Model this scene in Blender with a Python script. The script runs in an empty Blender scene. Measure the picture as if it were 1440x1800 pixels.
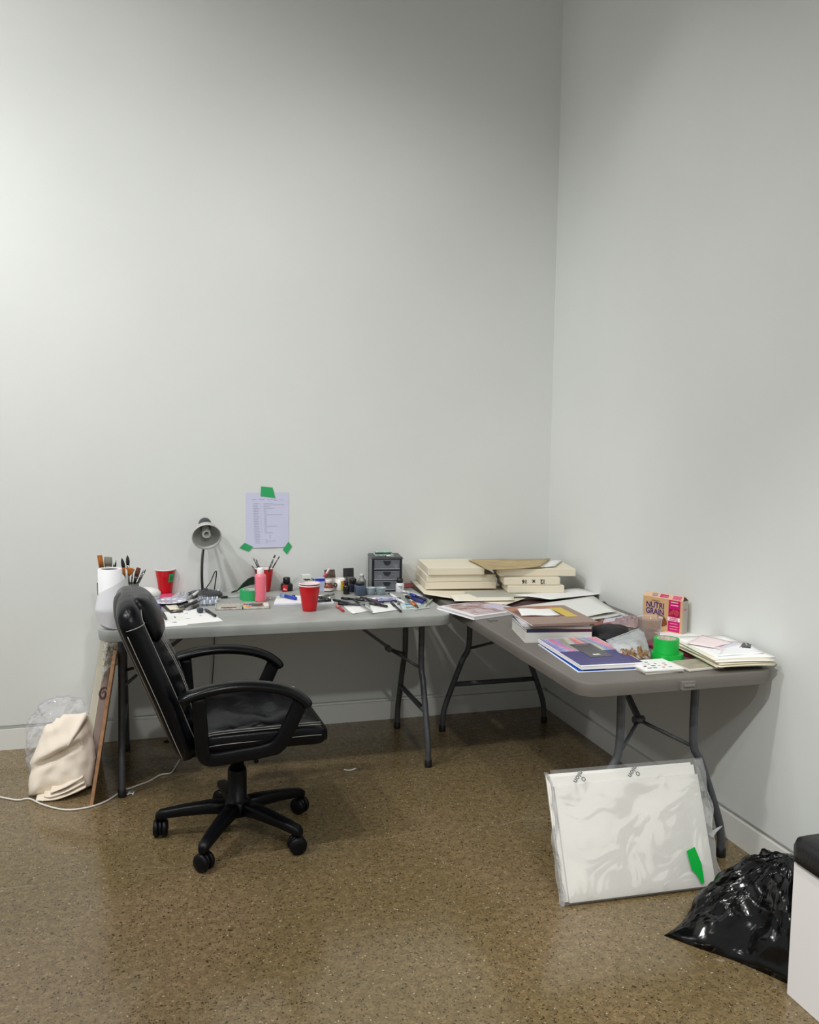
import bpy, bmesh, math, random
from mathutils import Vector, Matrix, Quaternion
PI = math.pi
rnd = random.Random(7)
S = bpy.context.scene
C = S.collection

# ---------------------------------------------------------------- camera, light, exposure
cam_d = bpy.data.cameras.new('camera')
cam = bpy.data.objects.new('camera', cam_d)
C.objects.link(cam)
cam_d.sensor_fit = 'HORIZONTAL'
cam_d.sensor_width = 36.0
cam_d.lens = 36.0 * 1518.77 / 1440.0
cam_d.clip_start = 0.05
cam.matrix_world = Matrix(((0.960613, 0.011695, -0.277642, -2.092329), (-0.277545, 0.090026, -0.956485, -4.408567), (0.013809, 0.995871, 0.089726, 1.539312), (0.000000, 0.000000, 0.000000, 1.000000)))
S.camera = cam

S.view_settings.view_transform = 'Standard'
S.view_settings.look = 'None'
S.view_settings.gamma = 1.0
S.view_settings.use_curve_mapping = False
S.view_settings.exposure = 0.0

wd = bpy.data.worlds.new('gallery_ambient')
S.world = wd
wd.use_nodes = True
wd.node_tree.nodes['Background'].inputs[0].default_value = (0.98, 0.99, 1.0, 1)
wd.node_tree.nodes['Background'].inputs[1].default_value = 0.38

def spot(name, loc, target, watts, angle, blend, radius, color=(1, 1, 0.97)):
    d = bpy.data.lights.new(name, 'SPOT')
    d.energy = watts; d.spot_size = math.radians(angle); d.spot_blend = blend
    d.shadow_soft_size = radius; d.color = color
    o = bpy.data.objects.new(name, d); C.objects.link(o)
    o.location = loc
    o.rotation_euler = (Vector(target) - Vector(loc)).to_track_quat('-Z', 'Y').to_euler()
    return o
# gallery ceiling lights: wide downlights and aimed track spots, then one added bench fill
WC_ = (1, 0.99, 0.985)
spot('downlight_left', (-3.0, -2.4, 4.3), (-3.0, -2.4, 0), 138, 150, 0.6, 0.08, WC_)
spot('downlight_far_left', (-4.5, -2.4, 4.3), (-4.5, -2.4, 0), 62, 150, 0.6, 0.08, WC_)
spot('downlight_middle', (-1.5, -4.2, 4.3), (-1.5, -4.2, 0), 56, 150, 0.6, 0.08)
spot('downlight_behind', (-1.5, -6.2, 4.3), (-1.5, -6.2, 0), 259, 150, 0.6, 0.08)
spot('track_spot_left', (-4.5, -2.5, 4.3), (-2.6, 0, 1.8), 186, 70, 0.6, 0.08, WC_)
spot('track_spot_high_left', (-5.0, -2.0, 3.6), (-2.6, 0, 2.2), 85, 80, 0.7, 0.08, WC_)
spot('track_spot_near_wall', (-3.6, -1.2, 4.3), (-3.6, -1.2, 0), 78, 100, 0.7, 0.08, WC_)
spot('track_spot_table', (-2.2, -1.2, 4.3), (-2.2, -0.9, 0), 22, 90, 0.7, 0.08)
spot('track_spot_corner', (-2.5, -1.5, 4.3), (-0.2, -0.3, 1.2), 28, 60, 0.7, 0.08)
spot('track_spot_cross', (-3.0, -2.0, 4.3), (0, -0.6, 1.6), 20, 70, 0.8, 0.08)
spot('track_spot_right', (-1.0, -1.4, 4.3), (0, -1.0, 1.0), 12, 60, 0.6, 0.08)
spot('track_spot_front', (-2.5, -5.7, 4.2), (-1, -1, 0.8), 40, 60, 0.7, 0.06)
spot('bench_fill_spot', (-3.2, -4.8, 4.3), (-0.43, -2.8, 0.2), 448, 40, 0.8, 0.06)  # added fill that brightens the bench side, not a known fixture

# ---------------------------------------------------------------- materials
def lin(c):
    r = []
    for v in c:
        v = v / 255.0
        r.append(v / 12.92 if v <= 0.04045 else ((v + 0.055) / 1.055) ** 2.4)
    return (r[0], r[1], r[2], 1.0)
_mc = {}
def M(name, col=(128, 128, 128), rough=0.5, metal=0.0, var=0.0, vs=20.0, bump=0.0, bs=60.0, spec=0.5, coat=0.0, col2=None):
    """procedural principled material; var mixes noise between col and col2"""
    if name in _mc: return _mc[name]
    m = bpy.data.materials.new(name); m.use_nodes = True
    nt = m.node_tree; b = nt.nodes['Principled BSDF']
    b.inputs['Base Color'].default_value = lin(col)
    b.inputs['Roughness'].default_value = rough
    b.inputs['Metallic'].default_value = metal
    b.inputs['Specular IOR Level'].default_value = spec
    b.inputs['Coat Weight'].default_value = coat
    tc = nt.nodes.new('ShaderNodeTexCoord')
    if var > 0 or col2:
        n = nt.nodes.new('ShaderNodeTexNoise'); n.inputs['Scale'].default_value = vs; n.inputs['Detail'].default_value = 4
        nt.links.new(tc.outputs['Object'], n.inputs['Vector'])
        r = nt.nodes.new('ShaderNodeValToRGB')
        c2 = col2 if col2 else tuple(max(0, v * (1 - var)) for v in col)
        r.color_ramp.elements[0].color = lin(c2); r.color_ramp.elements[0].position = 0.35
        r.color_ramp.elements[1].color = lin(col); r.color_ramp.elements[1].position = 0.65
        nt.links.new(n.outputs['Fac'], r.inputs['Fac']); nt.links.new(r.outputs['Color'], b.inputs['Base Color'])
    if bump > 0:
        n2 = nt.nodes.new('ShaderNodeTexNoise'); n2.inputs['Scale'].default_value = bs; n2.inputs['Detail'].default_value = 3
        nt.links.new(tc.outputs['Object'], n2.inputs['Vector'])
        bp = nt.nodes.new('ShaderNodeBump'); bp.inputs['Strength'].default_value = bump; bp.inputs['Distance'].default_value = 0.01
        nt.links.new(n2.outputs['Fac'], bp.inputs['Height']); nt.links.new(bp.outputs['Normal'], b.inputs['Normal'])
    _mc[name] = m
    return m
def MC(name, col=(230, 235, 240), opac=0.25, rough=0.12, bump=0.0, bs=30):
    """thin clear plastic: part transparent, part glossy film"""
    if name in _mc: return _mc[name]
    m = bpy.data.materials.new(name); m.use_nodes = True
    nt = m.node_tree; nt.nodes.clear()
    o = nt.nodes.new('ShaderNodeOutputMaterial'); mx = nt.nodes.new('ShaderNodeMixShader')
    t = nt.nodes.new('ShaderNodeBsdfTransparent'); b = nt.nodes.new('ShaderNodeBsdfPrincipled')
    b.inputs['Base Color'].default_value = lin(col); b.inputs['Roughness'].default_value = rough
    b.inputs['Specular IOR Level'].default_value = 1.0
    fr = nt.nodes.new('ShaderNodeFresnel'); fr.inputs['IOR'].default_value = 1.45
    ad = nt.nodes.new('ShaderNodeMath'); ad.operation = 'ADD'; ad.use_clamp = True; ad.inputs[1].default_value = opac
    sc = nt.nodes.new('ShaderNodeMath'); sc.operation = 'MULTIPLY'; sc.inputs[1].default_value = 0.55; nt.links.new(fr.outputs[0], sc.inputs[0])
    nt.links.new(sc.outputs[0], ad.inputs[0]); nt.links.new(ad.outputs[0], mx.inputs[0])
    nt.links.new(t.outputs[0], mx.inputs[1]); nt.links.new(b.outputs[0], mx.inputs[2]); nt.links.new(mx.outputs[0], o.inputs[0])
    if bump:
        tc = nt.nodes.new('ShaderNodeTexCoord'); n2 = nt.nodes.new('ShaderNodeTexNoise'); n2.inputs['Scale'].default_value = bs
        n2.inputs['Distortion'].default_value = 1.0
        nt.links.new(tc.outputs['Object'], n2.inputs['Vector'])
        bp = nt.nodes.new('ShaderNodeBump'); bp.inputs['Strength'].default_value = bump; bp.inputs['Distance'].default_value = 0.02
        nt.links.new(n2.outputs['Fac'], bp.inputs['Height']); nt.links.new(bp.outputs['Normal'], b.inputs['Normal'])
        nt.links.new(bp.outputs['Normal'], fr.inputs['Normal'])
    _mc[name] = m
    return m

# ---------------------------------------------------------------- mesh builder
class MB:
    def __init__(s): s.v = []; s.f = []; s.m = []; s.sm = []; s.mi = 0; s.smooth = False
    def add(s, verts, faces, smooth=None, mi=None):
        o = len(s.v); s.v += [tuple(v) for v in verts]
        for f in faces:
            s.f.append(tuple(i + o for i in f)); s.m.append(s.mi if mi is None else mi)
            s.sm.append(s.smooth if smooth is None else smooth)
        return s
    def box(s, c, d, rz=0.0, mat=None, top=None, mi=None):
        """box centred at c with dimensions d; top=(sx,sy) scales the upper face"""
        hx, hy, hz = d[0] / 2, d[1] / 2, d[2] / 2
        t = top or (1, 1); vs = []
        for z, k in ((-hz, (1, 1)), (hz, t)):
            for x, y in ((-hx, -hy), (hx, -hy), (hx, hy), (-hx, hy)): vs.append(Vector((x * k[0], y * k[1], z)))
        R = mat if mat is not None else Matrix.Rotation(rz, 3, 'Z')
        vs = [R @ v + Vector(c) for v in vs]
        return s.add(vs, [(3, 2, 1, 0), (4, 5, 6, 7), (0, 1, 5, 4), (1, 2, 6, 5), (2, 3, 7, 6), (3, 0, 4, 7)], False, mi)
    def loft(s, rings, cap=True, closed=False, smooth=True, mi=None):
        n = len(rings[0]); vs = [v for r in rings for v in r]; fs = []
        k = len(rings)
        for i in range(k - 1 + (1 if closed else 0)):
            a = i * n; b = ((i + 1) % k) * n
            for j in range(n):
                fs.append((a + j, a + (j + 1) % n, b + (j + 1) % n, b + j))
        s.add(vs, fs, smooth, mi)
        if cap and not closed:
            o = len(s.v) - len(vs)
            s.add([], [], smooth)
            s.f.append(tuple(o + j for j in reversed(range(n)))); s.m.append(s.mi if mi is None else mi); s.sm.append(False)
            s.f.append(tuple(o + (k - 1) * n + j for j in range(n))); s.m.append(s.mi if mi is None else mi); s.sm.append(False)
        return s
    def lathe(s, prof, c=(0, 0, 0), n=24, R=None, mi=None, smooth=True, cap=True):
        R = R or Matrix.Identity(3); c = Vector(c); rings = []
        for r, z in prof:
            rings.append([R @ Vector((r * math.cos(2 * PI * j / n), r * math.sin(2 * PI * j / n), z)) + c for j in range(n)])
        return s.loft(rings, cap=cap, smooth=smooth, mi=mi)
    def tube(s, pts, r, n=10, mi=None, cap=True, flat=None, up=None):
        """sweep along pts; r scalar or list; flat=(a,b) elliptic factors with a fixed up vector"""
        pts = [Vector(p) for p in pts]; k = len(pts)
        rs = r if isinstance(r, (list, tuple)) else [r] * k
        rings = []; pu = None
        for i, p in enumerate(pts):
            t = (pts[min(i + 1, k - 1)] - pts[max(i - 1, 0)])
            if t.length < 1e-9: t = Vector((0, 0, 1))
            t.normalize()
            if up is not None: u = Vector(up)
            elif pu is None: u = Vector((0, 0, 1)) if abs(t.z) < 0.9 else Vector((1, 0, 0))
            else: u = pu
            u = (u - t * u.dot(t)); u.normalize(); pu = u
            w = t.cross(u)
            fa, fb = flat or (1, 1)
            rings.append([p + (w * math.cos(2 * PI * j / n) * fa + u * math.sin(2 * PI * j / n) * fb) * rs[i] for j in range(n)])
        return s.loft(rings, cap=cap, mi=mi)
    def bar(s, pts, w, h, up=(0, 0, 1), mi=None):
        """rectangular section sweep"""
        pts = [Vector(p) for p in pts]; k = len(pts); rings = []
        ws = w if isinstance(w, (list, tuple)) else [w] * k
        hs = h if isinstance(h, (list, tuple)) else [h] * k
        for i, p in enumerate(pts):
            t = (pts[min(i + 1, k - 1)] - pts[max(i - 1, 0)]).normalized()
            u = Vector(up); u = (u - t * u.dot(t)).normalized(); q = t.cross(u)
            a, b = ws[i] / 2, hs[i] / 2
            rings.append([p + q * x * a + u * y * b for x, y in ((-1, -1), (1, -1), (1, 1), (-1, 1))])
        return s.loft(rings, smooth=False, mi=mi)
    def sheet(s, corners, nu=8, nv=8, th=0.0008, wob=0.0, seed=0, curl=None, mi=None):
        """thin sheet over four corners (FL, FR, BR, BL) with gentle waviness"""
        a, b, c, d = [Vector(p) for p in corners]; rn = random.Random(seed)
        ph = [rn.uniform(0, 6.28) for _ in range(6)]
        nrm = (b - a).cross(d - a).normalized()
        if nrm.z < 0: nrm = -nrm
        top = []; bot = []
        for j in range(nv + 1):
            for i in range(nu + 1):
                u, v = i / nu, j / nv
                p = a * (1 - u) * (1 - v) + b * u * (1 - v) + c * u * v + d * (1 - u) * v
                w = wob * (0.5 + 0.5 * math.sin(5 * u + ph[0]) * math.cos(4 * v + ph[1]) + 0.3 * math.sin(9 * u + 7 * v + ph[2])) if wob else 0
                if curl: w += curl(u, v)
                p = p + nrm * max(w, 0.0)
                top.append(p + nrm * th); bot.append(p)
        fs = []; N = (nu + 1) * (nv + 1)
        for j in range(nv):
            for i in range(nu):
                q = j * (nu + 1) + i
                fs.append((q, q + 1, q + nu + 2, q + nu + 1)); fs.append((N + q + nu + 1, N + q + nu + 2, N + q + 1, N + q))
        for i in range(nu):
            fs.append((N + i, N + i + 1, i + 1, i)); q = nv * (nu + 1) + i; fs.append((q, q + 1, N + q + 1, N + q))
        for j in range(nv):
            q = j * (nu + 1); r_ = q + nu + 1
            fs.append((N + r_, N + q, q, r_)); q = q + nu; r_ = q + nu + 1; fs.append((N + q, N + r_, r_, q))
        return s.add(top + bot, fs, bool(wob or curl), mi)
    def build(s, name, mats, parent=None, loc=None, rz=None, bevel=0.0, seg=2, sub=0, fix=True, split=False):
        me = bpy.data.meshes.new(name); me.from_pydata(s.v, [], s.f)
        if not isinstance(mats, (list, tuple)): mats = [mats]
        for m in mats: me.materials.append(m)
        for i, p in enumerate(me.polygons): p.material_index = s.m[i]; p.use_smooth = s.sm[i]
        if fix:
            bm = bmesh.new(); bm.from_mesh(me); bmesh.ops.recalc_face_normals(bm, faces=bm.faces); bm.to_mesh(me); bm.free()
        me.update()
        o = bpy.data.objects.new(name, me); C.objects.link(o)
        if parent: o.parent = parent
        if loc: o.location = loc
        if rz: o.rotation_euler = (0, 0, rz)
        if bevel:
            b = o.modifiers.new('edge', 'BEVEL'); b.width = bevel; b.segments = seg; b.limit_method = 'ANGLE'; b.angle_limit = math.radians(40)
        if split:
            e = o.modifiers.new('crisp', 'EDGE_SPLIT'); e.split_angle = math.radians(28)
        if sub:
            b = o.modifiers.new('smooth', 'SUBSURF'); b.levels = sub; b.render_levels = sub
        return o
def tag(o, label, cat=None, group=None, kind=None):
    if label: o['label'] = label
    if cat: o['category'] = cat
    if group: o['group'] = group
    if kind: o['kind'] = kind
    return o
def thing(name, label, cat, loc=(0, 0, 0), rz=0.0, group=None):
    o = bpy.data.objects.new(name, None); C.objects.link(o)
    o.location = loc; o.rotation_euler = (0, 0, rz); o.empty_display_size = 0.05
    return tag(o, label, cat, group)
def sring(c, U, Vv, a, b, n=20, e=2.5):
    """superellipse ring"""
    c = Vector(c); U = Vector(U); Vv = Vector(Vv); r = []
    for j in range(n):
        t = 2 * PI * j / n; ct, st = math.cos(t), math.sin(t)
        r.append(c + U * (a * math.copysign(abs(ct) ** (2 / e), ct)) + Vv * (b * math.copysign(abs(st) ** (2 / e), st)))
    return r
def smooth_path(pts, n=8):
    """Catmull-Rom through pts"""
    pts = [Vector(p) for p in pts]; out = []
    for i in range(len(pts) - 1):
        p0 = pts[max(i - 1, 0)]; p1 = pts[i]; p2 = pts[i + 1]; p3 = pts[min(i + 2, len(pts) - 1)]
        for k in range(n):
            t = k / n
            out.append(0.5 * ((2 * p1) + (p2 - p0) * t + (2 * p0 - 5 * p1 + 4 * p2 - p3) * t * t + (3 * p1 - p0 - 3 * p2 + p3) * t ** 3))
    out.append(pts[-1]); return out
def text(name, body, size, mat, parent, loc, rot, align='CENTER', sx=1.0, bold=0.0, extr=0.0002, shear=0.0):
    cu = bpy.data.curves.new(name, 'FONT'); cu.body = body; cu.size = size; cu.align_x = align; cu.align_y = 'CENTER'
    cu.extrude = extr; cu.offset = bold; cu.shear = shear; cu.resolution_u = 3
    o = bpy.data.objects.new(name + '_c', cu); C.objects.link(o)
    bpy.context.view_layer.update()
    me = bpy.data.meshes.new_from_object(o.evaluated_get(bpy.context.evaluated_depsgraph_get()))
    bpy.data.objects.remove(o)
    me.transform(Matrix.Diagonal((sx, 1, 1, 1)))
    me.materials.clear(); me.materials.append(mat)
    t = bpy.data.objects.new(name, me); C.objects.link(t)
    t.parent = parent; t.location = loc; t.rotation_euler = rot
    return t

# ---------------------------------------------------------------- room
def wall_mat():
    m = M('wall_paint', (223, 226, 223), 0.55, var=0.015, vs=1.5, bump=0.03, bs=180, spec=0.3)
    return m
def floor_mat():
    m = bpy.data.materials.new('polished_concrete'); m.use_nodes = True
    nt = m.node_tree; N = nt.nodes; L = nt.links; b = N['Principled BSDF']
    tc = N.new('ShaderNodeTexCoord')
    def noise(sc, det=4, dist=0.0):
        n = N.new('ShaderNodeTexNoise'); n.inputs['Scale'].default_value = sc; n.inputs['Detail'].default_value = det
        n.inputs['Distortion'].default_value = dist; L.new(tc.outputs['Object'], n.inputs['Vector']); return n.outputs['Fac']
    def ramp(fac, stops):
        r = N.new('ShaderNodeValToRGB'); e = r.color_ramp.elements
        e[0].position, e[0].color = stops[0]; e[1].position, e[1].color = stops[1]
        for p, c in stops[2:]:
            q = e.new(p); q.color = c
        L.new(fac, r.inputs['Fac']); return r.outputs['Color']
    def mix(fac, a, c):
        x = N.new('ShaderNodeMix'); x.data_type = 'RGBA'
        if isinstance(fac, float): x.inputs[0].default_value = fac
        else: L.new(fac, x.inputs[0])
        for s_, v in ((6, a), (7, c)):
            if isinstance(v, tuple): x.inputs[s_].default_value = v
            else: L.new(v, x.inputs[s_])
        return x.outputs[2]
    base = ramp(noise(1.3, 5, 0.4), [(0.3, lin((118, 103, 74))), (0.7, lin((136, 118, 92))), (0.5, lin((124, 109, 80)))])
    fine = ramp(noise(120, 3), [(0.3, (0.62, 0.60, 0.56, 1)), (0.7, (1.25, 1.22, 1.16, 1))])
    mu = N.new('ShaderNodeMix'); mu.data_type = 'RGBA'; mu.blend_type = 'MULTIPLY'; mu.inputs[0].default_value = 0.75
    L.new(base, mu.inputs[6]); L.new(fine, mu.inputs[7]); col = mu.outputs[2]
    mid = ramp(noise(38, 3), [(0.42, (0.80, 0.78, 0.74, 1)), (0.62, (1.12, 1.10, 1.06, 1))])
    mu2 = N.new('ShaderNodeMix'); mu2.data_type = 'RGBA'; mu2.blend_type = 'MULTIPLY'; mu2.inputs[0].default_value = 0.8
    L.new(col, mu2.inputs[6]); L.new(mid, mu2.inputs[7]); col = mu2.outputs[2]
    # aggregate chips: dark and pale
    for sc, thr, c, seed in ((85, 0.27, lin((62, 50, 33)), 0), (120, 0.24, lin((190, 178, 154)), 3.3), (55, 0.20, lin((72, 58, 40)), 7.1), (170, 0.34, lin((66, 54, 38)), 1.7), (90, 0.20, lin((142, 100, 72)), 5.9)):
        v = N.new('ShaderNodeTexVoronoi'); v.inputs['Scale'].default_value = sc
        mp = N.new('ShaderNodeMapping'); mp.inputs['Location'].default_value = (seed, seed, 0); mp.inputs['Scale'].default_value = (1, 1.0, 1)
        wn = N.new('ShaderNodeTexNoise'); wn.inputs['Scale'].default_value = sc * 1.6; wn.inputs['Detail'].default_value = 2; L.new(tc.outputs['Object'], wn.inputs['Vector'])
        wv = N.new('ShaderNodeVectorMath'); wv.operation = 'MULTIPLY_ADD'; wv.inputs[1].default_value = (1.6 / sc, 1.6 / sc, 0.0); L.new(wn.outputs['Color'], wv.inputs[0]); L.new(tc.outputs['Object'], wv.inputs[2])
        L.new(wv.outputs[0], mp.inputs['Vector']); L.new(mp.outputs['Vector'], v.inputs['Vector'])
        lt = N.new('ShaderNodeMath'); lt.operation = 'LESS_THAN'; lt.inputs[1].default_value = thr; L.new(v.outputs['Distance'], lt.inputs[0])
        # only some cells
        sp = N.new('ShaderNodeSeparateColor'); L.new(v.outputs['Color'], sp.inputs['Color'])
        g = N.new('ShaderNodeMath'); g.operation = 'GREATER_THAN'; g.inputs[1].default_value = 0.72 if sc not in (120, 90) else 0.90; L.new(sp.outputs['Red'], g.inputs[0])
        mm = N.new('ShaderNodeMath'); mm.operation = 'MULTIPLY'; L.new(lt.outputs[0], mm.inputs[0]); L.new(g.outputs[0], mm.inputs[1])
        col = mix(mm.outputs[0], col, c)
    # hairline cracks that wander across the slab
    def crack(p, q, amp, w):
        dx, dy = q[0] - p[0], q[1] - p[1]; l = math.hypot(dx, dy); nx, ny = -dy / l, dx / l
        sx = N.new('ShaderNodeSeparateXYZ'); L.new(tc.outputs['Object'], sx.inputs[0])
        a = N.new('ShaderNodeMath'); a.operation = 'MULTIPLY_ADD'; a.inputs[1].default_value = nx; a.inputs[2].default_value = -(nx * p[0] + ny * p[1]); L.new(sx.outputs[0], a.inputs[0])
        c2 = N.new('ShaderNodeMath'); c2.operation = 'MULTIPLY_ADD'; c2.inputs[1].default_value = ny; L.new(sx.outputs[1], c2.inputs[0]); L.new(a.outputs[0], c2.inputs[2])
        nz = noise(3.0, 6, 0.2)
        d = N.new('ShaderNodeMath'); d.operation = 'MULTIPLY_ADD'; d.inputs[1].default_value = amp; d.inputs[2].default_value = -amp * 0.5; L.new(nz, d.inputs[0])
        e = N.new('ShaderNodeMath'); e.operation = 'ADD'; L.new(c2.outputs[0], e.inputs[0]); L.new(d.outputs[0], e.inputs[1])
        f = N.new('ShaderNodeMath'); f.operation = 'ABSOLUTE'; L.new(e.outputs[0], f.inputs[0])
        g = N.new('ShaderNodeMath'); g.operation = 'LESS_THAN'; g.inputs[1].default_value = w; L.new(f.outputs[0], g.inputs[0])
        h = N.new('ShaderNodeMath'); h.operation = 'MULTIPLY'; h.inputs[1].default_value = 0.45; L.new(g.outputs[0], h.inputs[0])
        return h.outputs[0]
    col = mix(crack((-2.6243, -1.3565, 0.0000)[:2], (-0.6010, -1.3200, 0.0000)[:2], 0.16, 0.0014), col, lin((176, 158, 128)))
    L.new(col, b.inputs['Base Color'])
    rr = N.new('ShaderNodeMapRange'); rr.inputs[3].default_value = 0.10; rr.inputs[4].default_value = 0.22
    L.new(noise(9, 4), rr.inputs[0]); L.new(rr.outputs[0], b.inputs['Roughness'])
    b.inputs['Specular IOR Level'].default_value = 0.5
    return m
WALL = wall_mat(); FLOOR = floor_mat()
BASEB = M('baseboard_paint', (226, 227, 222), 0.5, bump=0.02, bs=120)
def struct(name, mb, m): return tag(mb.build(name, m), None, None, None, 'structure')
struct('floor', MB().box((-3.2, -4.2, -0.05), (6.8, 8.8, 0.1)), FLOOR)
HB = 0.1206
struct('wall_back', MB().box((-3.2, 0.10, 2.5 + HB / 2), (6.8, 0.20, 5.0 - HB)), WALL)
struct('wall_right', MB().box((0.10, -4.2, 2.5 + HB / 2), (0.20, 8.4, 5.0 - HB)), WALL)
struct('baseboard_back', MB().box((-3.2, 0.10, 0.050), (6.8, 0.20, 0.100)).box((-3.2, 0.11, 0.11), (6.8, 0.18, 0.022)), BASEB)
struct('baseboard_right', MB().box((0.10, -4.2, 0.050), (0.20, 8.4, 0.100)).box((0.11, -4.2, 0.11), (0.18, 8.4, 0.022)), BASEB)
struct('ceiling', MB().box((-3.2, -4.2, 5.05), (6.8, 8.8, 0.1)), M('ceiling_paint', (205, 204, 198), 0.7))

# ---------------------------------------------------------------- folding tables
STEEL = M('grey_powder_coat', (84, 86, 90), 0.42, metal=0.25, var=0.1, vs=40)
RUB = M('black_rubber', (16, 16, 16), 0.6)
H = 0.737
def rrect(hx, hy, r, n=7):
    pts = []
    for cx, cy, a0 in ((hx - r, hy - r, 0), (-hx + r, hy - r, PI / 2), (-hx + r, -hy + r, PI), (hx - r, -hy + r, 3 * PI / 2)):
        for k in range(n): a = a0 + PI / 2 * k / (n - 1); pts.append((cx + r * math.cos(a), cy + r * math.sin(a)))
    return pts
def tabletop(mb, hx, hy, r, top):
    """blow-moulded slab: rounded lip, slightly drawn-in rim, lower lip"""
    rings = []
    for ins, z in ((0.030, -0.046), (0.009, -0.050), (0.004, -0.047), (0.001, -0.030), (0.0, -0.008), (0.002, -0.003), (0.006, 0.0), (0.06, 0.0)):
        rings.append([Vector((x, y, top + z)) for x, y in rrect(hx - ins, hy - ins, max(r - ins, 0.01))])
    return mb.loft(rings, smooth=True)
def leg_profile(sgn, foot=0.285, knee=0.15):
    return smooth_path([(sgn * knee, 0.69), (sgn * knee, 0.45), (sgn * (knee + 0.035), 0.37), (sgn * (foot - 0.045), 0.22), (sgn * (foot - 0.008), 0.11), (sgn * foot, 0.02)], 5)
def folding_table(name, label, loc, rz, hx, hy, Lh, top_m, feet, with_handle, footspan, knee):
    t = thing(name, label, 'table', (loc[0], loc[1], 0), rz)
    tabletop(MB(), hx, hy, 0.07, H).build('tabletop', top_m, t, split=True)
    for e in (-1, 1):
        xl = e * Lh
        for sg in (-1, 1):
            lg = MB().tube([(xl, y, z) for y, z in leg_profile(sg, footspan, knee)], 0.0145, 12).build('leg', STEEL, t)
            y = sg * footspan
            MB().lathe([(0.0165, 0.0), (0.0175, 0.004), (0.0168, 0.032), (0.0150, 0.034)], (xl, y, 0), 12).build('foot_cap', RUB, lg)
        for y_, z_, r_ in ((footspan - 0.052, 0.245, 0.0125), (knee + 0.03, 0.681, 0.012)):
            MB().tube([(xl, -y_, z_), (xl, y_, z_)], r_, 10).build('crossbar', STEEL, t)
        f = MB(); hp = (xl - e * 0.125, 0, 0.50)
        f.bar([(xl - e * 0.36, 0, 0.685), (xl - e * 0.125, 0, 0.505)], 0.020, 0.014)
        f.tube([hp, (xl, -knee, 0.43)], 0.007, 8); f.tube([hp, (xl, knee, 0.43)], 0.007, 8)
        f.build('folding_brace', STEEL, t)
        MB().tube([(hp[0], -0.02, hp[2]), (hp[0], 0.02, hp[2])], 0.015, 12).build('hinge', STEEL, t)
    return t
def worn_top():
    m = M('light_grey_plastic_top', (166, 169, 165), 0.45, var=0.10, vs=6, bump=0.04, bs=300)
    nt = m.node_tree; b = nt.nodes['Principled BSDF']; tc = nt.nodes.new('ShaderNodeTexCoord')
    src = b.inputs['Base Color'].links[0].from_socket
    for sc, lo, hi, c, seed in ((7, 0.655, 0.69, (180, 92, 84), 4.0), (22, 0.66, 0.70, (96, 98, 102), 9.0), (16, 0.67, 0.70, (212, 213, 211), 1.0)):
        mp = nt.nodes.new('ShaderNodeMapping'); mp.inputs['Location'].default_value = (seed, seed * 2, 0); mp.inputs['Scale'].default_value = (1, 2.2, 1)
        n = nt.nodes.new('ShaderNodeTexNoise'); n.inputs['Scale'].default_value = sc; n.inputs['Detail'].default_value = 6; n.inputs['Roughness'].default_value = 0.7
        nt.links.new(tc.outputs['Object'], mp.inputs[0]); nt.links.new(mp.outputs[0], n.inputs['Vector'])
        r = nt.nodes.new('ShaderNodeMapRange'); r.inputs[1].default_value = lo; r.inputs[2].default_value = hi; r.inputs[4].default_value = 0.5
        nt.links.new(n.outputs['Fac'], r.inputs[0])
        x = nt.nodes.new('ShaderNodeMix'); x.data_type = 'RGBA'; nt.links.new(r.outputs[0], x.inputs[0]); nt.links.new(src, x.inputs[6]); x.inputs[7].default_value = lin(c)
        src = x.outputs[2]
    nt.links.new(src, b.inputs['Base Color'])
    return m
t1 = folding_table('folding_table', 'light grey paint-stained folding table along the back wall, covered in art supplies', (-1.583, -0.421), 0.0, 0.757, 0.38, 0.676, worn_top(), 0.55, False, 0.274, 0.14)
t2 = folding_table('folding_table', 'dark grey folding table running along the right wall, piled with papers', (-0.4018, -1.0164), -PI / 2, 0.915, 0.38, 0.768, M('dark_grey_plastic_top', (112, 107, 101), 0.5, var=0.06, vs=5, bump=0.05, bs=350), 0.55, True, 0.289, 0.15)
# latch on the near end and the carry handle under the dark table
mb = MB().box((0.918, 0.012, H - 0.028), (0.018, 0.052, 0.030)).box((0.93, 0.012, H - 0.026), (0.008, 0.040, 0.008))
mb.build('end_latch', M('latch_grey', (116, 113, 108), 0.4), t2, bevel=0.002)
MB().tube(smooth_path([(-0.70, -0.33, H - 0.05), (-0.66, -0.33, H - 0.085), (-0.58, -0.33, H - 0.085), (-0.54, -0.33, H - 0.05)], 6), 0.008, 8).build('carry_handle', RUB, t2)

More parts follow.
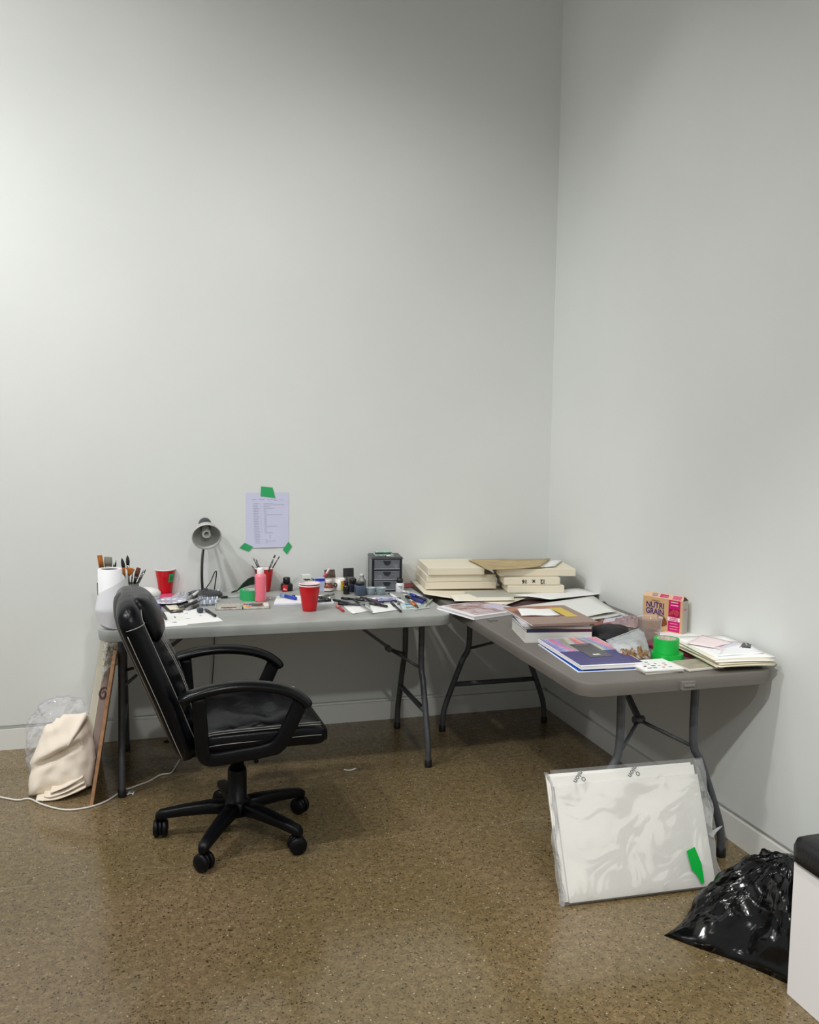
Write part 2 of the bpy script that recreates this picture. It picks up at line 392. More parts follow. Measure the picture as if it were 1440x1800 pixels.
# ---------------------------------------------------------------- office chair
LEA = M('black_leather', (6, 7, 14), 0.30, var=0.2, vs=30, bump=0.22, bs=26, spec=0.24)
LEAB = M('grey_black_backing', (34, 35, 36), 0.5, bump=0.1, bs=200)
PLA = M('black_nylon', (9, 10, 14), 0.40, bump=0.05, bs=200, spec=0.22)
STI = M('pale_stitch_thread', (168, 168, 164), 0.7)
def office_chair():
    t = thing('office_chair', 'black leather swivel office chair with padded arms and pale stitching', 'chair', (-1.820, -1.158, 0), math.radians(3))
    # base: five spokes and twin-wheel casters
    angs = [-121.5, -49.5, 22.5, 94.5, 166.5]
    MB().lathe([(0.030, 0.075), (0.052, 0.085), (0.056, 0.125), (0.046, 0.14), (0.036, 0.145), (0.036, 0.25), (0.034, 0.262)], (0, 0, 0), 24).build('base_hub', PLA, t)
    for a in angs:
        r = math.radians(a); d = Vector((math.cos(r), math.sin(r), 0)); n = Vector((-d.y, d.x, 0))
        rings = []
        for s_, z, w, h in ((0.03, 0.112, 0.030, 0.026), (0.10, 0.112, 0.028, 0.024), (0.20, 0.101, 0.024, 0.020), (0.265, 0.091, 0.021, 0.018), (0.292, 0.086, 0.020, 0.017), (0.306, 0.080, 0.013, 0.011)):
            rings.append(sring(d * s_ + Vector((0, 0, z)), n, (0, 0, 1), w, h, 14, 3.5))
        sp = MB().loft(rings).build('spoke', PLA, t)
        c = thing_part('caster', t, d * 0.288)
        cr = r + rnd.uniform(-0.9, 0.9); ax = Vector((math.cos(cr), math.sin(cr), 0)); px = Vector((-ax.y, ax.x, 0))
        Rm = Matrix((px, ax.cross(px) * 1.0, ax)).transposed()
        Rm = Matrix.Identity(3); Rm.col[0] = px; Rm.col[1] = Vector((0, 0, 1)); Rm.col[2] = px.cross(Vector((0, 0, 1)))
        hood = MB().lathe([(0.010, 0.055), (0.010, 0.085)], (0, 0, 0), 10)
        hood.lathe([(0.0, -0.007), (0.028, -0.006), (0.028, 0.006), (0.0, 0.007)], (0, 0, 0.036), 16, Rm, cap=False)
        hood.build('caster_housing', PLA, c)
        for sg in (-1, 1):
            o_ = Rm.col[2] * (0.016 * sg)
            w = MB().lathe([(0.0, -0.009 * sg), (0.030, -0.008 * sg), (0.033, -0.005 * sg), (0.033, 0.004 * sg), (0.028, 0.010 * sg), (0.012, 0.012 * sg), (0.0, 0.011 * sg)], Vector((0, 0, 0.033)) + o_, 22, Rm, cap=False)
            w.build('wheel', PLA, c)
    MB().lathe([(0.026, 0.24), (0.026, 0.335), (0.033, 0.34), (0.033, 0.37)], (0, 0, 0), 20).build('gas_column', PLA, t)
    m = MB().box((0.01, 0, 0.375), (0.26, 0.17, 0.035), top=(1.1, 1.1)); m.lathe([(0.022, 0), (0.026, 0.005), (0.026, 0.03), (0.018, 0.036)], (0.095, 0, 0.322), 18)
    m.build('tilt_mechanism', PLA, t, bevel=0.006)
    MB().tube(smooth_path([(0.02, -0.09, 0.372), (0.03, -0.16, 0.366), (0.04, -0.21, 0.36)], 4), [0.006] * 8 + [0.009], 8).build('tilt_lever', PLA, t)
    # seat shell and padded cushion
    rings = []
    for i in range(19):
        u = i / 18; x = -0.175 + 0.470 * u
        z = 0.448 + 0.003 * math.sin(3 * u); a = 0.252 + 0.006 * math.sin(PI * u); b = 0.044
        k = (max(0.10, 1 - abs(2 * u - 1) ** 10)) ** 0.5
        rings.append(sring((x, 0, z - 0.008 * (u > 0.8) * (u - 0.8) * 5), (0, 1, 0), (0, 0, 1), a * (0.90 + 0.10 * k), b * (0.35 + 0.65 * k), 44, 6))
    MB().loft(rings).build('seat_base', LEA, t)
    def panel(name, hw, x0, x1, zb, hgt, wr, mat=LEA):
        rings = []
        for i in range(37):
            u = i / 36; x = x0 + (x1 - x0) * u
            k = (max(0.02, 1 - abs(2 * u - 1) ** 5)) ** 0.5
            ring = sring((x, 0, zb), (0, 1, 0), (0, 0, 1), hw * (0.9 + 0.1 * k), hgt * k, 32, 3.0)
            for v in ring:
                if v.z > zb: v.z += wr * math.sin(v.y * 34 + 2.5 * math.sin(x * 19)) * k + wr * 0.8 * math.sin(x * 60 + v.y * 8)
                v.z -= 0.05 * max(0, u - 0.80) ** 1.3 * 3
            rings.append(ring)
        return MB().loft(rings).build(name, mat, t)
    panel('seat_cushion', 0.222, -0.165, 0.268, 0.474, 0.040, 0.0042)
    # backrest shell following a leaning curve
    bk = smooth_path([(-0.205, 0, 0.395), (-0.245, 0, 0.485), (-0.292, 0, 0.60), (-0.338, 0, 0.71), (-0.378, 0, 0.81), (-0.402, 0, 0.878), (-0.405, 0, 0.920), (-0.394, 0, 0.945)], 5)
    def frame_at(pts, i):
        tt = (pts[min(i + 1, len(pts) - 1)] - pts[max(i - 1, 0)]).normalized(); return tt, Vector((tt.z, 0, -tt.x))
    def halfw(u): return (0.205 + 0.045 * math.sin(PI * min(u * 1.3, 1))) * (1 if u < 0.80 else math.sqrt(max(0.0, 1 - ((u - 0.80) / 0.225) ** 2.4)))
    k = len(bk)
    rings = []
    for i, p in enumerate(bk):
        u = i / (k - 1); tt, nn = frame_at(bk, i)
        rings.append(sring(p - nn * 0.010, (0, 1, 0), nn, max(min(halfw(u), 0.222) - 0.022 - 0.16 * max(0, (u - 0.60) / 0.40) ** 1.5, 0.03), 0.022 * (1 if u < 0.9 else 1 - 3.5 * (u - 0.9)), 28, 3.2))
    MB().loft(rings).build('backrest_shell', LEAB, t)
    def spine(u):
        f = min(max(u, 0), 1) * (k - 1); a = min(int(f), k - 2); tt, nn = frame_at(bk, a); return bk[a].lerp(bk[a + 1], f - a), tt, nn
    rim = []
    US = [0.0, 0.03, 0.07, 0.12, 0.18, 0.24, 0.30, 0.36, 0.42, 0.48, 0.54, 0.60, 0.65, 0.69]
    for u in US: rim.append((u, -(0.172 + 0.028 * math.sin(PI * min(u * 1.2, 0.5)))))
    for q in range(1, 24):
        ph = PI * q / 24; rim.append((0.69 + 0.195 * math.sin(ph) ** 0.9, -0.200 * math.copysign(abs(math.cos(ph)) ** 0.75, math.cos(ph))))
    for u in reversed(US): rim.append((u, 0.172 + 0.028 * math.sin(PI * min(u * 1.2, 0.5))))
    P2 = []; R2 = []
    for u, w in rim:
        p, tt, nn = spine(u); P2.append(p + nn * (0.012 + 0.012 * math.sin(PI * u)) + Vector((0, w * 1.03, 0))); R2.append(0.041 * min(1, 0.75 + 4 * u))
    rings = []
    for i, p in enumerate(P2):
        u, w = rim[i]; _, tt, nn = spine(u); d = (P2[min(i + 1, len(P2) - 1)] - P2[max(i - 1, 0)]).normalized(); q = d.cross(nn).normalized()
        rings.append([p + (q * math.cos(a) + nn * math.sin(a)) * R2[i] for a in [2 * PI * j / 18 for j in range(18)]])
    MB().loft(rings).build('padded_rim', LEA, t)
    for sg in (-1, 1):
        half = rim if sg < 0 else list(reversed(rim)); PP = P2 if sg < 0 else list(reversed(P2)); n2 = len(PP) // 2 + 1
        st = MB()
        for off in (0, 1):
            q = []
            for i in range(1, n2):
                u, w = half[i]; _, tt, nn = spine(u); d = (PP[i + 1] - PP[i - 1]).normalized(); o_ = d.cross(nn).normalized() * (1 if sg < 0 else -1)
                if o_.y * w < 0 and abs(w) > 0.05: o_ = -o_
                if off == 0: q.append(PP[i] + o_ * 0.012 + nn * 0.0397)
                else: q.append(PP[i] + o_ * 0.0345 - nn * 0.0235)
            st.tube(q if off == 0 else q[:12], 0.0013, 5)
        c, (u, w) = PP[13], half[13]; _, tt, nn = spine(u); q = []
        for j in range(9):
            a = math.radians(-30 + 150 * j / 8); q.append(c + nn * (0.0422 * math.sin(a)) + Vector((0, sg * 0.0422 * math.cos(a), 0)))
        st.tube(q, 0.0013, 5)
        tag(st.build('stitching', STI, t), 'pale contrast stitching')
    # inner back cushion with gathered lumbar folds, and head pillow
    def backpad(name, u0, u1, hw, thick, fold, front, lum=0.0):
        rings = []; n = 44
        for i in range(n + 1):
            w = i / n; u = u0 + (u1 - u0) * w; f = u * (k - 1); a = min(int(f), k - 2); p = bk[a] + (bk[a + 1] - bk[a]) * (f - a); tt, nn = frame_at(bk, a)
            cap_ = (max(0.015, 1 - abs(2 * w - 1) ** 4)) ** 0.5
            g = thick * cap_
            p = p + nn * (lum * math.sin(PI * min(1, u / 0.72)) ** 2)
            ring = sring(p + nn * front, (0, 1, 0), nn, hw * (0.88 + 0.12 * cap_), g, 30, 2.6)
            c0 = p + nn * front
            for v in ring:
                dn = (v - c0).dot(nn)
                if dn > 0:
                    side = min(1, abs(v.y) / hw)
                    v += nn * (fold * math.sin(w * 58 + 3 * v.y * 10) * (0.25 + 0.75 * side) * (1 if fold > 0 else 0) * cap_)
                    v += nn * (-0.012 * (1 - side ** 2) * cap_ * 0.4)
            rings.append(ring)
        return MB().loft(rings).build(name, LEA, t)
    backpad('back_cushion', 0.06, 0.74, 0.150, 0.056, 0.0045, 0.036, 0.022)
    lean = math.radians(14); upv = Vector((-math.sin(lean), 0, math.cos(lean))); nv = Vector((math.cos(lean), 0, math.sin(lean))); c0 = Vector((-0.330, 0, 0.878))
    rings = []
    for i in range(25):
        q = -1 + 2 * i / 24; s_ = max(0.02, 1 - abs(q) ** 2.8) ** 0.45
        ring = sring(c0 + upv * (0.088 * q) + nv * (-0.012 * q), (0, 1, 0), nv, 0.158 * (0.80 + 0.20 * s_) * (1 if abs(q) < 0.99 else 0.9), 0.056 * s_, 32, 2.5)
        for v in ring:
            if (v - c0).dot(nv) > 0: v += nv * 0.002 * math.sin(v.y * 60 + q * 3) * (1 if q < -0.4 else 0.3)
        rings.append(ring)
    MB().loft(rings).build('head_pillow', LEA, t)
    st = MB()
    for sg in (-1, 1):
        for o2 in (0.105, 0.118):
            q = []
            for i in range(2, int(k * 0.72)):
                u = i / (k - 1); tt, nn = frame_at(bk, i)
                w = (u - 0.06) / 0.68 if u < 0.725 else (u - 0.71) / 0.265
                cp = (max(0.015, 1 - abs(2 * min(max(w, 0), 1) - 1) ** 4)) ** 0.5
                q.append(bk[i] + nn * (0.022 * math.sin(PI * min(1, u / 0.72)) ** 2 + 0.036 + 0.056 * cp * (1 - (o2 / 0.150) ** 2.6) ** (1 / 2.6) + 0.002) + Vector((0, sg * o2, 0)))
            st.tube(q, 0.0012, 5)
    tag(st.build('stitching', STI, t), 'pale double stitching down the back cushion')
    for sg in (-1, 1):
        for yy, zz in ((0.2475, 0.4885), (0.2565, 0.452), (0.238, 0.4935)):
            st = MB().tube(smooth_path([(-0.165, sg * (yy - 0.012), zz - 0.030), (-0.135, sg * (yy - 0.003), zz - 0.006), (-0.05, sg * yy, zz), (0.10, sg * yy, zz), (0.22, sg * (yy - 0.001), zz), (0.270, sg * (yy - 0.008), zz - 0.004)], 5), 0.0013, 5)
            tag(st.build('stitching', STI, t), 'pale stitching along the seat edge')
    # arms: moulded loop with padded top
    for sg in (-1, 1):
        y = sg * 0.268
        lp = smooth_path([(0.190, y, 0.590), (0.158, y, 0.520), (0.112, y - sg * 0.004, 0.436), (0.06, y - sg * 0.012, 0.415), (-0.02, y - sg * 0.014, 0.408), (-0.12, y - sg * 0.01, 0.404), (-0.152, y - sg * 0.004, 0.430), (-0.160, y, 0.52), (-0.168, y, 0.63)], 5)
        kk = len(lp); MB().bar(lp, 0.030, [0.050 if i < kk * 0.35 else 0.042 for i in range(kk)], up=(1, 0, 0.3) if False else (0, sg, 0), mi=0).build('arm_support', PLA, t, bevel=0.004) if False else arm_loop(lp, y, t)
        pd = smooth_path([(-0.232, y, 0.622), (-0.17, y, 0.645), (-0.084, y, 0.658), (0.003, y, 0.658), (0.095, y, 0.643), (0.160, y, 0.618), (0.203, y, 0.586), (0.214, y, 0.566)], 5)
        n_ = len(pd); rr = [0.031 * min(1, 0.55 + 2.2 * math.sin(PI * (i + 0.5) / n_)) for i in range(n_)]
        MB().tube(pd, rr, 16, flat=(1.05, 0.62), up=(0, 0, 1)).build('armrest_pad', M('glossy_black_pad', (7, 8, 11), 0.25, bump=0.05, bs=60, spec=0.28), t)
    MB().tube(smooth_path([(-0.12, -0.16, 0.40), (-0.20, -0.12, 0.385), (-0.225, -0.02, 0.41)], 5), 0.014, 8).build('back_bracket', PLA, t)
    return t
def thing_part(name, parent, loc):
    o = bpy.data.objects.new(name, None); C.objects.link(o); o.parent = parent; o.location = loc; o.empty_display_size = 0.02
    return o
def arm_loop(lp, y, t):
    rings = []
    k = len(lp)
    for i, p in enumerate(lp):
        d = (lp[min(i + 1, k - 1)] - lp[max(i - 1, 0)]).normalized(); q = Vector((d.z, 0, -d.x)).normalized()
        h = 0.027 if i < k * 0.3 else 0.024
        rings.append(sring(p, (0, 1, 0), q, 0.014, h, 14, 4))
    return MB().loft(rings).build('arm_support', PLA, t)
office_chair()

# ---------------------------------------------------------------- small-object kit
PAPER = M('white_paper', (236, 236, 234), 0.7)
PAPERB = M('bluish_white_paper', (216, 218, 238), 0.7)
CREAM = M('cream_card', (226, 218, 196), 0.7)
CANVAS = M('primed_canvas', (226, 217, 196), 0.75, bump=0.15, bs=500)
WPL = M('white_plastic', (232, 232, 230), 0.3)
BPL = M('black_plastic', (18, 18, 20), 0.3)
DGP = M('dark_grey_plastic', (58, 60, 64), 0.35)
RED = M('red_plastic', (196, 14, 28), 0.28)
GTAPE = M('green_masking_tape', (42, 168, 98), 0.55, bump=0.1, bs=200)
GTAPE2 = M('bright_green_tape', (0, 172, 62), 0.45)
INK = M('black_ink', (25, 25, 30), 0.6)
GREYINK = M('grey_pencil', (120, 120, 124), 0.7)
CLR = MC('clear_plastic', (225, 230, 236), 0.18, 0.1)
CLRW = MC('milky_clear_plastic', (225, 228, 236), 0.45, 0.2, bump=0.4, bs=60)
TZ = 0.7375
def marker(p0, p1, r, body, cap, label, cat='marker', group=None, z=TZ, capfrac=0.35, tip=True, name='marker_pen', z1=None):
    a = Vector((p0[0], p0[1], z + r)); b = Vector((p1[0], p1[1], (z1 if z1 is not None else z) + r)); d = b - a; L = d.length
    if L < 0.05: b = a + d.normalized() * 0.05; d = b - a; L = 0.05
    t = thing(name, label, cat, a, 0, group); u = d.normalized()
    def pt(s_): return u * (L * s_)
    MB().tube([pt(0), pt(0.01), pt(capfrac), pt(capfrac)], [r * 0.75, r * 1.05, r * 1.1, r * 0.9], 12).build('cap', cap, t)
    MB().tube([pt(capfrac), pt(0.97), pt(1.0)], [r * 0.92, r * 0.92, r * 0.6], 12).build('barrel', body, t)
    return t
def tube_paint(p0, p1, w, mat_, capm, label, z=TZ, group='squeezed paint tubes on the light table'):
    a = Vector((p0[0], p0[1], z)); b = Vector((p1[0], p1[1], z)); d = (b - a); L = d.length; u = d.normalized(); n = Vector((-u.y, u.x, 0))
    t = thing('paint_tube', label, 'paint tube', a, 0, group)
    rings = []
    for s_, ww, hh in ((0.0, 0.25, 0.25), (0.02, 0.8, 0.8), (0.3, 0.95, 0.75), (0.7, 1.08, 0.40), (0.93, 1.15, 0.08), (1.0, 1.15, 0.06)):
        rings.append(sring(u * (L * (0.16 + 0.84 * s_)) + Vector((0, 0, w * 0.5 * max(hh, 0.1))), n, (0, 0, 1), w * 0.5 * ww, w * 0.5 * hh, 14, 2.2))
    MB().loft(rings).build('tube_body', mat_, t)
    MB().tube([Vector((0, 0, w * 0.4)), u * (L * 0.15) + Vector((0, 0, w * 0.4))], w * 0.28, 10).build('cap', capm, t)
    return t
def party_cup(x, y, z, label, group=None, h=0.118, rt=0.047, rb=0.031, inner=None, double=False, name='plastic_cup'):
    t = thing(name, label, 'cup', (x, y, z), 0, group)
    prof = [(rb - 0.002, 0.0), (rb, 0.001)]
    for i in range(1, 12):
        u = i / 11; rr = rb + (rt - rb) * u
        if i in (8, 9): rr += 0.0008
        prof.append((rr, h * u * 0.97))
    prof2 = [(r - 0.0012, zz) for r, zz in reversed(prof)]
    MB().lathe(prof, n=40, cap=False).build('cup_wall', RED, t)
    inn = [(0.0001, 0.003)] + [(r - 0.0015, max(zz, 0.003)) for r, zz in prof] + [(rt - 0.0005, h * 0.985)]
    MB().lathe(inn, n=40, cap=False).build('lining', M('white_cup_lining', (240, 220, 222), 0.35), t)
    def rim(zc):
        MB().lathe([(rt - 0.001, zc - 0.003), (rt + 0.0018, zc - 0.0025), (rt + 0.0026, zc), (rt + 0.0015, zc + 0.0024), (rt - 0.001, zc + 0.002)], n=40, cap=False).build('rolled_rim', WPL, t)
    rim(h)
    return t
def bottle(name, x, y, z, prof_body, mats, label, cat, cap_prof=None, cap_mat=None, lab=None, lab_mat=None, n=28, square=False, rz=0.0, group=None):
    t = thing(name, label, cat, (x, y, z), rz, group)
    mb = MB()
    if square:
        rings = [sring((0, 0, zz), (1, 0, 0), (0, 1, 0), r, r * (0.62 if square == 2 else 1), 28, e) for r, zz, e in prof_body]
        mb.loft(rings)
    else: mb.lathe(prof_body, n=n)
    mb.build('bottle_body', mats, t)
    if cap_prof: MB().lathe(cap_prof, n=n).build('cap', cap_mat, t)
    if lab:
        r, z0, z1, a0, a1 = lab; rings = []
        k = 16; v = []; f = []
        for zz in (z0, z1):
            for i in range(k + 1):
                a = a0 + (a1 - a0) * i / k; v.append((r * math.cos(a), r * math.sin(a), zz))
        for i in range(k): f.append((i, i + 1, k + 2 + i, k + 1 + i))
        MB().add(v, f, True).build('paper_label', lab_mat, t)
    return t
def brush(base, tip, kind, label, group, hr=0.0035, bl=0.03, col=None, fer=None, w=None):
    """paint brush, bristles up, from base (inside the jar) to the bristle tip"""
    a = Vector(base); b = Vector(tip); d = b - a; L = d.length; u = d.normalized()
    t = thing('paint_brush', label, 'brush', a, 0, group)
    side = Vector((0.961, -0.278, 0)); side = (side - u * side.dot(u)).normalized(); dep = u.cross(side)
    hcol = M('brush_handle_black', (22, 22, 24), 0.3); fm = fer or M('brush_ferrule', (170, 172, 174), 0.25, metal=0.9)
    bm_ = col or M('dark_bristle', (46, 38, 34), 0.8)
    w = w or 0.010; zf = L - bl; zh = zf - max(0.025, bl * 0.8)
    MB().tube([Vector((0, 0, 0)), u * (zh * 0.6), u * zh], [hr * 0.6, hr, hr * 1.15], 8).build('handle', hcol, t)
    rg = [sring(u * zh, side, dep, hr * 1.2, hr * 1.2, 16, 2), sring(u * (zf * 0.6 + zh * 0.4), side, dep, w * 0.40, hr * 1.3, 16, 2.2), sring(u * zf, side, dep, w * 0.5, hr * 1.3, 16, 2.6)]
    MB().loft(rg).build('ferrule', fm, t)
    if kind == 'flat': pr = ((0, 0.5, 1.3), (0.5, 0.54, 1.2), (0.95, 0.50, 0.6), (1.0, 0.46, 0.3))
    elif kind == 'fan': pr = ((0, 0.5, 1.0), (0.4, 1.15, 0.9), (0.8, 1.55, 0.6), (0.95, 1.2, 0.4), (1.0, 0.7, 0.25))
    elif kind == 'round': pr = ((0, 0.5, 1.3), (0.35, 0.66, 1.9), (0.7, 0.5, 1.5), (0.93, 0.2, 0.6), (1.0, 0.05, 0.2))
    else: pr = ((0, 0.42, 1.0), (0.5, 0.34, 0.8), (1.0, 0.06, 0.15))
    MB().loft([sring(u * (zf + bl * s_), side, dep, w * q, hr * dd, 16, 2.2) for s_, q, dd in pr]).build('bristles', bm_, t)
    return t

# ---------------------------------------------------------------- notes on the wall
def wall_note():
    t = thing('handwritten_list', 'white sheet with a handwritten list stuck to the wall above the light table', 'paper', (-1.566, -0.0005, 1.093))
    mb = MB(); nu, nv = 8, 10; w, h = 0.216, 0.280
    vs = []
    for j in range(nv + 1):
        for i in range(nu + 1):
            u, v = i / nu - 0.5, j / nv - 0.5
            lift = 0.006 * max(0, -v - 0.2) * 2 * (1 - abs(2 * u) ** 2) + 0.0012
            vs.append((u * w + v * 0.012 * -1 * 0, -lift, v * h))
    n0 = len(vs); vs += [(x, y + 0.0006, z) for x, y, z in vs]
    fs = []
    for j in range(nv):
        for i in range(nu):
            q = j * (nu + 1) + i; fs.append((q, q + 1, q + nu + 2, q + nu + 1)); fs.append((n0 + q + nu + 1, n0 + q + nu + 2, n0 + q + 1, n0 + q))
    mb.add(vs, fs, True); mb.build('sheet', M('lilac_white_paper', (206, 208, 232), 0.7), t)
    ink = MB(); r = random.Random(5)
    def scrib(x0, x1, z, a=0.0016, th=0.00035):
        x = x0; k = 0; pts = []
        while x < x1:
            pts.append((x, z + a * math.sin(k * 2.1 + r.random()) * (0.4 + 0.6 * r.random()) + (x - x0) * 0.01)); x += 0.0012; k += 1
        for (xa, za), (xb, zb) in zip(pts, pts[1:]):
            v0 = -(za / h) - 0.0; y = -(0.006 * max(0, -za / h - 0.2) * 2 * (1 - abs(2 * xa / w) ** 2) + 0.0012) - 0.0009
            ink.add([(xa, y, za - th), (xb, y, zb - th), (xb, y, zb + th), (xa, y, za + th)], [(0, 1, 2, 3)], False)
    zt = 0.108
    scrib(-0.078, -0.055, zt - 0.003, 0.002, 0.0005); scrib(-0.045, -0.015, zt - 0.002, 0.002, 0.0005); scrib(0.0, 0.01, zt - 0.003, 0.002, 0.0005)
    scrib(0.014, 0.045, zt, 0.0018); scrib(0.03, 0.052, zt - 0.007, 0.002); scrib(0.058, 0.084, zt - 0.005, 0.002)
    z = 0.086
    long = {0: 0.03, 1: 0.086, 2: 0.012, 3: 0.035, 7: 0.078, 14: 0.055, 18: 0.028, 23: 0.045}
    for i in range(25):
        x = -0.074 + 0.010 * (i / 24)
        scrib(x, x + r.uniform(0.024, 0.032), z, 0.0014, 0.00042)
        if not 19 <= i <= 21: scrib(x + 0.036, x + 0.040, z, 0.0012)
        if not 19 <= i <= 21: scrib(x + 0.052, long.get(i, x + 0.066), z, 0.0014, 0.00036)
        z -= 0.0084
    ink.add([(0.012, -0.0028, -0.075), (0.0132, -0.0028, -0.075), (0.0132, -0.0028, -0.098), (0.012, -0.0028, -0.098)], [(0, 1, 2, 3)], False)
    ink.build('handwriting', M('blue_black_ink', (52, 52, 92), 0.6), t)
    return t
wall_note()
def tape_piece(poly, label, y=-0.006):
    """poly: (x, z) outline on the back wall"""
    cx = sum(p[0] for p in poly) / 4; cz = sum(p[1] for p in poly) / 4
    v = [(x - cx, -0.0006, z - cz) for x, z in poly] + [(x - cx, 0.0, z - cz) for x, z in poly]
    mb = MB().add(v, [(0, 1, 2, 3), (7, 6, 5, 4), (0, 4, 5, 1), (1, 5, 6, 2), (2, 6, 7, 3), (3, 7, 4, 0)], False)
    o = mb.build('tape_strip', GTAPE); o.location = (cx, y, cz)
    return tag(o, label, 'tape', 'green tape holding the list')
tape_piece([(-1.6009, 1.2161), (-1.5262, 1.2069), (-1.5406, 1.2593), (-1.5980, 1.2652)], 'green tape strip at the top of the handwritten list', -0.003)
tape_piece([(-1.7070, 0.9540), (-1.6616, 0.9354), (-1.6386, 0.9582), (-1.6814, 0.9795)], 'green tape strip at the bottom left corner of the handwritten list', -0.003)
tape_piece([(-1.4679, 0.9159), (-1.4415, 0.9566), (-1.4592, 0.9806), (-1.4883, 0.9400)], 'green tape strip at the bottom right corner of the handwritten list', -0.003)

# ---------------------------------------------------------------- left end of the light table
# paper roll standing on end with a sheet peeling off it
def paper_roll():
    bx, by = -2.290, -0.728
    t = thing('paper_roll', 'white paper roll standing on the table end with its outer sheet curling loose', 'paper roll', (bx, by, TZ))
    hgt = 0.240; rings = []
    mb = MB()
    mb.lathe([(0.047, 0.0), (0.0475, hgt), (0.034, hgt), (0.034, 0.0)], n=40, cap=False)
    mb.lathe([(0.034, hgt - 0.001), (0.0335, hgt - 0.001)], n=40, cap=False)
    mb.build('roll', M('roll_paper', (224, 224, 226), 0.6), t)
    MB().lathe([(0.0338, 0.0), (0.0338, hgt - 0.004), (0.031, hgt - 0.004), (0.031, 0.0)], n=32, cap=False).build('core', M('roll_core', (88, 84, 84), 0.8), t)
    # loose sheet: tall edge at the roll's right, bulging out to the front left, with a slanting top
    nu, nv = 30, 16; vs = []
    for j in range(nv + 1):
        v = j / nv
        for i in range(nu + 1):
            u = i / nu
            # plan curve: from the roll's right side round the front to the left and back
            ang = math.radians(15 - 232 * u)
            rad = 0.050 + 0.042 * math.sin(PI * min(1, u * 1.02)) ** 1.2 * (1 - 0.35 * abs(v - 0.45) * 2)
            x = rad * math.cos(ang); y = rad * math.sin(ang) * 0.9
            top = 0.238 - 0.150 * (u ** 1.15) ; bot = 0.004 + 0.07 * max(0, u - 0.45) * 1.5
            z = bot + (top - bot) * v
            vs.append((x + 0.012, y, z))
    n0 = len(vs); vs += [(x * 0.985, y * 0.985, z) for x, y, z in vs]; fs = []
    for j in range(nv):
        for i in range(nu):
            q = j * (nu + 1) + i; fs.append((q, q + 1, q + nu + 2, q + nu + 1)); fs.append((n0 + q + nu + 1, n0 + q + nu + 2, n0 + q + 1, n0 + q))
    MB().add(vs, fs, True).build('loose_sheet', M('loose_paper', (222, 223, 228), 0.65), t)
paper_roll()
# torn white paper corner on the rim
mb = MB().sheet([(-2.262, -0.800, 0.7390), (-2.215, -0.801, 0.7390), (-2.215, -0.74, 0.7385), (-2.262, -0.74, 0.7385)], 5, 4, 0.0006, 0.001, 3)
tag(mb.build('paper_scrap', PAPER), 'torn white paper scrap on the table rim beside the standing roll', 'paper')
# brush pots
def brush_pot(x, y, r, h, mat_, label):
    t = thing('brush_pot', label, 'pot', (x, y, TZ))
    MB().lathe([(r * 0.86, 0), (r * 0.9, 0.003), (r, h * 0.96), (r * 1.03, h), (r * 0.97, h), (r * 0.93, h * 0.96), (r * 0.84, 0.006)], n=30, cap=False).build('pot_wall', mat_, t)
    MB().lathe([(r * 0.85, 0.0005), (r * 0.85, 0.004)], n=30).build('pot_base', mat_, t)
    return t
ORB = M('orange_bristle', (188, 112, 42), 0.75, var=0.2, vs=80)
GRYB = M('grey_bristle', (128, 126, 116), 0.8)
BLKB = M('black_bristle', (34, 32, 30), 0.75)
BRNB = M('brown_bristle', (86, 44, 30), 0.75)
FERB = M('tarnished_ferrule', (74, 74, 66), 0.4, metal=0.6)
ax, ay = (-2.3237, -0.2134, 0.7375)[:2]
brush_pot(ax, -0.40, 0.040, 0.125, M('dark_pot', (56, 50, 52), 0.4), 'dark brush pot behind the standing paper roll')
def bt(px, Y): return px
ga = 'wide brushes in the pot behind the roll'
brush((ax, -0.40, 0.80), (-2.3489, -0.4200, 0.9912), 'flat', 'wide flat brush with orange tipped bristles, leftmost behind the paper roll', ga, 0.004, 0.055, ORB, FERB, 0.022)
brush((ax + 0.01, -0.40, 0.80), (-2.3136, -0.4200, 0.9827), 'flat', 'wide flat brush with grey bristles and broad dark ferrule', ga, 0.005, 0.040, GRYB, FERB, 0.034)
brush((ax + 0.02, -0.39, 0.80), (-2.2816, -0.4000, 0.9637), 'point', 'thin dark pointed brush just left of the tall round brushes', ga, 0.003, 0.03, BLKB, FERB, 0.010)
brush((ax + 0.03, -0.41, 0.80), (-2.2904, -0.4200, 0.9542), 'point', 'short dark brush with slanted tip behind the roll rim', ga, 0.003, 0.025, BLKB, FERB, 0.009)
gx = (-2.2366, -0.2597, 0.7375)
brush_pot(gx[0] + 0.01, -0.36, 0.040, 0.115, M('smoky_green_glass', (120, 126, 116), 0.15, var=0.4, vs=30), 'grey green brush jar behind the chair headrest')
gb = 'brushes in the grey green jar'
b0 = (gx[0] + 0.01, -0.36, 0.78)
brush(b0, (-2.2583, -0.3800, 0.9705), 'round', 'round black bristled brush left of the orange fan brush', gb, 0.004, 0.05, BLKB, None, 0.013)
brush(b0, (-2.2347, -0.3600, 0.9799), 'round', 'tallest round brush with pointed black bristles above the orange fan', gb, 0.004, 0.045, BLKB, None, 0.013)
brush(b0, (-2.2389, -0.4000, 0.9293), 'fan', 'orange fan brush with wide spread bristles', gb, 0.005, 0.040, ORB, M('grey_ferrule', (112, 114, 114), 0.4, metal=0.5), 0.024)
brush(b0, (-2.2108, -0.3700, 0.9265), 'point', 'thin dark liner brush between the fan brush and the angled brown brush', gb, 0.0028, 0.025, BLKB, None, 0.006)
brush(b0, (-2.1867, -0.3600, 0.9216), 'flat', 'angled brown brush with flared rounded bristles', gb, 0.004, 0.040, BRNB, FERB, 0.020)
